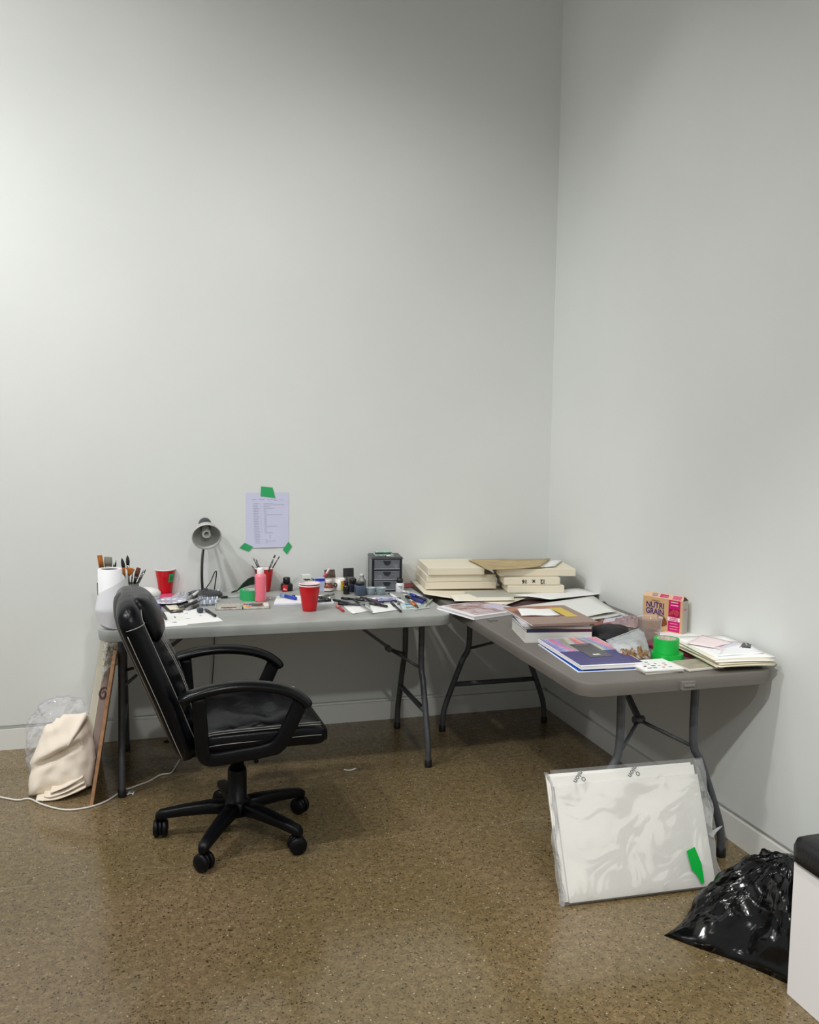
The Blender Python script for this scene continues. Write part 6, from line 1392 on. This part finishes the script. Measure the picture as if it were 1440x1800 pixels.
# ---------------------------------------------------------------- floor: bin bag and bench
def bin_bag():
    out = [(-0.605, -2.180), (-0.545, -2.262), (-0.478, -2.345), (-0.425, -2.430), (-0.385, -2.492), (-0.30, -2.505), (-0.19, -2.505), (-0.08, -2.48), (-0.03, -2.38), (-0.03, -2.22), (-0.08, -2.08), (-0.18, -2.01), (-0.29, -2.02), (-0.385, -2.055), (-0.460, -2.100), (-0.535, -2.150)]
    P_ = smooth_path([(x, y, 0) for x, y in out] + [(out[0][0], out[0][1], 0)], 7)[:-1]; n = len(P_)
    c = Vector((-0.235, -2.27, 0)); r = random.Random(9); K = 22; mb = MB(); vs = []
    from mathutils import noise as nz
    for k in range(K + 1):
        q = 1 - k / K                                   # 1 at the hem, 0 at the crown
        for i in range(n):
            p = c.lerp(P_[i], q); dist = (P_[i] - c).length
            tipw = math.exp(-((i if i < n / 2 else n - i) / (n * 0.045)) ** 2)
            h = 0.252 * (1 - q ** (1.7 - 0.5 * tipw)) ** 0.86
            h *= 1 - 0.45 * tipw * (q > 0.02) * q
            a = 2 * PI * i / n
            env = min(1, (1 - q) * 5) * min(1, 0.25 + q * 2)
            v1 = nz.ridged_multi_fractal(Vector((math.cos(a) * 1.6, math.sin(a) * 1.6, q * 1.3)) * 1.2, 1.0, 2.0, 3, 1.0, 2.0)
            v2 = nz.noise(Vector((p.x * 14, p.y * 14, h * 14)))
            v3 = nz.noise(Vector((p.x * 55, p.y * 55, h * 55 + 5)))
            disp = (v1 - 1.0) * 0.022 + v2 * 0.022 + v3 * 0.007
            d = (p - c); d = d.normalized() if d.length > 1e-6 else Vector((0, 0, 1))
            s_ = (d * q + Vector((0, 0, 1)) * (1 - q * 0.6)).normalized()
            w = Vector((p.x, p.y, max(0.001, h))) + s_ * disp * env
            w.x = min(w.x, -0.006); w.z = max(w.z, 0.001); w.y = max(w.y, -2.508) if w.x > -0.44 else w.y
            vs.append(w)
    fs = [(k * n + i, k * n + (i + 1) % n, (k + 1) * n + (i + 1) % n, (k + 1) * n + i) for k in range(K) for i in range(n)]
    fs.append(tuple(reversed(range(n))))
    mb.add(vs, fs, True)
    m = M('black_bin_liner', (7, 8, 9), 0.17, bump=0.0, spec=0.45)
    nt = m.node_tree; b = nt.nodes['Principled BSDF']; tc = nt.nodes.new('ShaderNodeTexCoord')
    vo = nt.nodes.new('ShaderNodeTexVoronoi'); vo.feature = 'F1'; vo.inputs['Scale'].default_value = 7; vo.distance = 'EUCLIDEAN'
    no = nt.nodes.new('ShaderNodeTexNoise'); no.inputs['Scale'].default_value = 4; no.inputs['Distortion'].default_value = 1.6; no.inputs['Detail'].default_value = 1.5
    nt.links.new(tc.outputs['Object'], no.inputs[0]); mp = nt.nodes.new('ShaderNodeMix'); mp.data_type = 'VECTOR'; mp.inputs[0].default_value = 0.12
    nt.links.new(tc.outputs['Object'], mp.inputs[4]); nt.links.new(no.outputs['Color'], mp.inputs[5]); nt.links.new(mp.outputs[1], vo.inputs['Vector'])
    ad = nt.nodes.new('ShaderNodeMath'); ad.operation = 'ADD'; nt.links.new(vo.outputs['Distance'], ad.inputs[0]); nt.links.new(no.outputs['Fac'], ad.inputs[1])
    bp = nt.nodes.new('ShaderNodeBump'); bp.inputs['Strength'].default_value = 1.0; bp.inputs['Distance'].default_value = 0.05
    nt.links.new(ad.outputs[0], bp.inputs['Height']); nt.links.new(bp.outputs['Normal'], b.inputs['Normal'])
    t = thing('bin_bag', 'crumpled black bin bag on the floor between the canvas pack and the white bench', 'bag', (-0.30, -2.25, 0))
    o = mb.build('liner', m, t, fix=True); o.location = (0.30, 2.25, 0)
    # upright gathered neck behind the bench cushion
    pts = smooth_path([(0.02, -0.14, 0.10), (0.035, -0.150, 0.20), (0.060, -0.155, 0.275), (0.10, -0.15, 0.315), (0.16, -0.14, 0.30)], 6)
    MB().tube(pts, [0.07, 0.065, 0.06, 0.055, 0.052, 0.05, 0.048, 0.046, 0.045, 0.044, 0.043, 0.042, 0.041, 0.040, 0.039, 0.038, 0.037, 0.036, 0.035, 0.034, 0.033, 0.032, 0.030, 0.026, 0.02][:len(pts)], 18, flat=(1.0, 0.5)).build('gathered_neck', m, t)
bin_bag()
t = thing('bench', 'white box bench with a black padded top at the right edge of the picture', 'bench', (-0.225, -2.96, 0))
MB().box((0, 0, 0.1925), (0.41, 0.885, 0.385)).build('box_body', M('white_laminate', (246, 244, 244), 0.35), t, bevel=0.003)
MB().loft([[Vector((x, y, z)) for x, y in rrect(0.215 - ins, 0.457 - ins, 0.035)] for ins, z in ((0.010, 0.386), (0.001, 0.392), (0.0, 0.43), (0.005, 0.449), (0.018, 0.457), (0.06, 0.460))]).build('cushion', M('black_vinyl', (24, 25, 27), 0.42, bump=0.12, bs=150), t)

# ---------------------------------------------------------------- floor: boards leaning at the left end
def leaning(name, xb, y0, y1, hgt, thick, mface, medge, label, cat, z0=0.0, film=False, sl=0.198):
    t = thing(name, label, cat, (xb, (y0 + y1) / 2, 0))
    ln = (y1 - y0) / 2; a = math.atan(sl); up = Vector((math.sin(a), 0, math.cos(a))); nn = Vector((-math.cos(a), 0, math.sin(a)))
    vs = []
    for n_ in (0, thick):
        for y, s_ in ((-ln, 0), (ln, 0), (ln, hgt), (-ln, hgt)): vs.append(nn * n_ + up * s_ + Vector((0, y, z0)))
    MB().add(vs, [(0, 1, 2, 3), (7, 6, 5, 4), (0, 4, 5, 1), (1, 5, 6, 2), (2, 6, 7, 3), (3, 7, 4, 0)]).build('board', [medge], t, bevel=0.0015)
    vs = [nn * (thick + 0.0006) + up * s_ + Vector((0, y, z0)) for y, s_ in ((-ln + 0.002, 0.002), (ln - 0.002, 0.002), (ln - 0.002, hgt - 0.002), (-ln + 0.002, hgt - 0.002))]
    MB().add(vs, [(0, 1, 2, 3)]).build('face', mface, t, fix=False)
    return t, up, nn, ln
TANW = M('tan_mdf_edge', (206, 158, 118), 0.6, var=0.15, vs=30)
leaning('mdf_board', -2.370, -0.765, -0.22, 0.600, 0.014, M('brown_board_face', (96, 62, 48), 0.6), TANW, 'tan wooden board leaning on the left leg of the light table', 'board', sl=0.160)
t, up, nn, ln = leaning('wrapped_canvas', -2.386, -0.520, -0.10, 0.560, 0.030, M('pale_face', (210, 204, 196), 0.6), M('mauve_grey_edge', (176, 158, 150), 0.55), 'mauve grey edged wrapped canvas leaning beside the tan board', 'canvas', sl=0.162)
for k in range(7):
    p = [Vector((0, -ln - 0.001, 0)) + nn * (0.015 + (0.006 + 0.0022 * k) * math.cos(a)) + up * (0.40 + (0.010 + 0.0035 * k) * math.sin(a)) for a in [q * 0.35 + k for q in range(12)]]
    MB().tube(p, 0.0009, 5).build('printed_swirl', M('plum_ink', (92, 60, 70), 0.6), t)
leaning('canvas_board', -2.4185, -0.510, -0.06, 0.650, 0.030, M('cream_board_face', (222, 220, 206), 0.6), M('cream_board_edge', (226, 222, 204), 0.6), 'cream canvas board leaning furthest left beneath the light table end', 'canvas board', sl=0.165)

# folded canvas cloth and clear bag
def relief(name, outline, cz, ymap, bulge, m_, seed, nz_amp, K=16, back=0.05, parent=None, ridges=None, smooth=True, fine=14.0, angular=0.0):
    """a puffy leaning bundle: closed front and back skins over an outline in (x, z)"""
    from mathutils import noise as nz
    P_ = smooth_path([(x, 0, z) for x, z in outline] + [(outline[0][0], 0, outline[0][1])], 6)[:-1]; n = len(P_); c = Vector((cz[0], 0, cz[1])); vs = []; fs = []
    if angular:
        O = [Vector((x, 0, z)) for x, z in outline]; L_ = len(O)
        P_ = [P_[i].lerp(O[(i // 6) % L_].lerp(O[(i // 6 + 1) % L_], (i % 6) / 6), angular) + Vector((nz.noise(Vector((i * 0.9, seed, 0))), 0, nz.noise(Vector((0, seed, i * 0.9))))) * 0.012 for i in range(n)]
    def pt(i, q, side):
        p = c.lerp(P_[i], q); e = (1 - q ** 3)
        y = ymap(p.x, p.z)
        v = nz.noise(Vector((p.x * fine + seed, seed * 3.1, p.z * fine))) * 0.6 + nz.noise(Vector((p.x * fine * 2.5, seed, p.z * fine * 2.5))) * 0.3
        if side == 0: y += -bulge * e ** 0.5 + nz_amp * v * min(1, (1 - q) * 6) + (ridges(p.x, p.z) * e if ridges else 0)
        else: y += back * e ** 0.5
        return Vector((p.x, y, max(p.z, 0.001)))
    for side in (0, 1):
        o0 = len(vs)
        for k in range(K + 1):
            q = 1 - k / K
            for i in range(n): vs.append(pt(i, max(q, 0.001), side))
        for k in range(K):
            for i in range(n): fs.append((o0 + k * n + i, o0 + k * n + (i + 1) % n, o0 + (k + 1) * n + (i + 1) % n, o0 + (k + 1) * n + i))
    return MB().add(vs, fs, smooth).build(name, m_, parent)
CLO = M('natural_canvas_cloth', (238, 227, 210), 0.85, bump=0.1, bs=500)
def cloth():
    t = thing('folded_canvas_cloth', 'folded cream canvas cloth slumped on the floor against the boards', 'cloth', (-2.52, -0.60, 0))
    off = Vector((2.52, 0.60, 0))
    out = [(-2.6385, -0.6200, 0.0002), (-2.6291, -0.6000, 0.1364), (-2.5775, -0.6000, 0.2667), (-2.5030, -0.5800, 0.3129), (-2.4095, -0.5600, 0.3138), (-2.3933, -0.5800, 0.2441), (-2.3687, -0.6000, 0.1364), (-2.3876, -0.6200, 0.0209), (-2.5012, -0.6200, -0.0095)]
    out = [(p[0], max(p[2], 0.004)) for p in out]
    def ym(x, z): return -0.595 + 0.28 * z
    def rg(x, z):
        # one deep crease running up to the right with a soft roll under it
        s = z - (0.165 + 0.45 * (x + 2.54)); return -0.030 * math.exp(-(s - 0.030) ** 2 / 0.0008) + 0.034 * math.exp(-(s + 0.006) ** 2 / 0.00022) * (1 if -2.62 < x < -2.43 else 0) - 0.015 * math.exp(-(z - 0.06) ** 2 / 0.0010)
    o = relief('cloth_bundle', out, (-2.52, 0.16), ym, 0.055, CLO, 3.0, 0.034, K=26, back=0.05, ridges=rg, angular=0.8, fine=9.0); o.parent = t; o.location = off
    # stacked fold edges at the bottom front
    r = random.Random(3)
    for k in range(3):
        z0 = 0.006 + 0.012 * k + 0.004 * (k == 2)
        pts = smooth_path([(-2.60 + 0.030 * k, -0.665 + 0.006 * k, z0), (-2.54, -0.682 + 0.004 * k, z0 + 0.002), (-2.48, -0.680 + 0.006 * k, z0 + 0.012 + 0.004 * k), (-2.405 - 0.006 * k, -0.650 + 0.008 * k, z0 + 0.030 + 0.006 * k)], 6)
        rings = []
        for i, p in enumerate(pts):
            rings.append(sring(p + Vector((0, 0.052, 0)), (0, 1, 0), (0, 0, 1), 0.050, 0.0065 + 0.002 * math.sin(i * 0.9 + k), 16, 2.4))
        o = MB().loft(rings).build('fold_layer', CLO, t); o.location = off
    c4 = [(-2.5744, -0.6762, 0.0000), (-2.4123, -0.5995, 0.0000), (-2.4413, -0.5239, 0.0000), (-2.6037, -0.5810, 0.0000)]
    o = MB().sheet([(p[0], p[1], 0.002 + (0.02 if i in (1, 2) else 0)) for i, p in enumerate(c4)], 10, 5, 0.004, 0.004, 2).build('loose_corner', CLO, t); o.location = off
cloth()
t = thing('plastic_wrap', 'crumpled clear wrap bunched over the tops of the leaning boards', 'plastic wrap', (-2.30, -0.56, 0.6))
out = [(-2.3428, -0.5600, 0.4463), (-2.3363, -0.5600, 0.5580), (-2.3305, -0.5600, 0.6296), (-2.2705, -0.5600, 0.6263), (-2.2670, -0.5600, 0.5538), (-2.2744, -0.5600, 0.5243), (-2.3070, -0.5600, 0.5163)]
o = relief('wrap_film', [(p[0], p[2]) for p in out], (-2.298, 0.60), lambda x, z: -0.535, 0.022, MC('board_wrap', (232, 232, 220), 0.42, 0.12, bump=0.6, bs=40), 5.0, 0.030, K=10, back=0.004, smooth=False, fine=40.0, angular=0.9); o.parent = t; o.location = (2.30, 0.56, -0.6)
t = thing('clear_bag', 'shiny clear plastic bag puffed up behind the folded cream cloth', 'bag', (-2.58, -0.50, 0))
out = [(-2.6462, -0.5000, -0.0292), (-2.6699, -0.5000, 0.1147), (-2.6665, -0.5000, 0.2523), (-2.6060, -0.5000, 0.3399), (-2.5282, -0.5000, 0.3641), (-2.4320, -0.5000, 0.3467), (-2.3965, -0.5000, 0.2550), (-2.3944, -0.5000, 0.1142), (-2.4899, -0.5000, -0.0047)]
out = [(p[0], max(p[2], 0.004)) for p in out]
o = relief('bag_film', out, (-2.56, 0.2), lambda x, z: -0.46 + 0.15 * z, 0.05, MC('crinkly_film', (240, 240, 248), 0.17, 0.05, bump=0.8, bs=20), 9.0, 0.06, K=14, back=0.03, smooth=False, fine=20.0, angular=0.9); o.parent = t; o.location = (2.58, 0.52, 0)

# ---------------------------------------------------------------- floor: cords and scraps
WC = M('white_cord', (226, 224, 216), 0.4)
pts = [(-2.8449, -0.5315, 0.0000), (-2.7485, -0.5855, 0.0000), (-2.6759, -0.6330, 0.0000), (-2.6279, -0.6337, 0.0000), (-2.5687, -0.7060, 0.0000), (-2.4809, -0.7784, 0.0000), (-2.3983, -0.7830, 0.0000), (-2.3240, -0.7401, 0.0000), (-2.2605, -0.6441, 0.0000), (-2.2219, -0.6171, 0.0000), (-2.1519, -0.5654, 0.0000), (-2.1038, -0.5056, 0.0000), (-2.0595, -0.4967, 0.0000)]
pts = [(p[0], p[1], 0.0045) for p in pts]
pts[-1] = (pts[-1][0], pts[-1][1], 0.006)
ex = [(-2.0385, -0.4266, 0.0000), (-1.9991, -0.2693, 0.0000), (-1.9692, -0.1602, 0.0000), (-1.9305, -0.0719, 0.0000)]
pts += [(p[0], p[1], 0.0045) for p in ex]
o = MB().tube(smooth_path(pts, 7), 0.0036, 9).build('extension_cord', WC); tag(o, 'white power cord snaking along the floor past the table leg', 'cord')
lp = smooth_path([(-1.9709, -0.0500, 0.0399), (-2.0208, -0.0600, 0.0271), (-2.0731, -0.0600, -0.0005), (-2.0844, -0.0700, -0.0309), (-2.0548, -0.0800, -0.0503), (-1.9945, -0.0800, -0.0383), (-1.9446, -0.0800, 0.0041)], 5)
o = MB().tube([(p[0], p[1], max(p[2], 0.004)) for p in lp], 0.0030, 7).build('cable_loop', BPL); tag(o, 'small black cable loop on the floor behind the chair back', 'cord')
t = thing('paper_tag', 'small white tag with grey print on the floor by the left table leg', 'tag', (-2.2271, -0.6768, 0.0000), -0.3)
MB().sheet([(-0.014, -0.012, 0.0005), (0.016, -0.010, 0.0005), (0.013, 0.022, 0.0005), (-0.010, 0.026, 0.0005)], 4, 4, 0.0008, 0.005, 3).build('tag_sheet', PAPER, t)
MB().box((0.0, 0.012, 0.007), (0.015, 0.014, 0.0006)).build('print', M('slate_print', (120, 126, 140), 0.6), t)
for p, lb, w_ in (((-1.2690, -0.6482, 0.0000), 'tiny white paper scrap on the open floor between the chair and the table leg', 0.030), ((-1.5625, -0.3246, 0.0000), 'tiny white scrap on the floor under the front of the chair seat', 0.022)):
    o = MB().sheet([(-w_, -0.005, 0.0004), (w_, -0.004, 0.0004), (w_ * 0.9, 0.008, 0.0004), (-w_ * 0.8, 0.004, 0.0004)], 6, 3, 0.0007, 0.0, 1, curl=lambda u, v: 0.006 * (2 * u - 1) ** 2).build('paper_scrap', PAPER); o.location = p; tag(o, lb, 'paper')
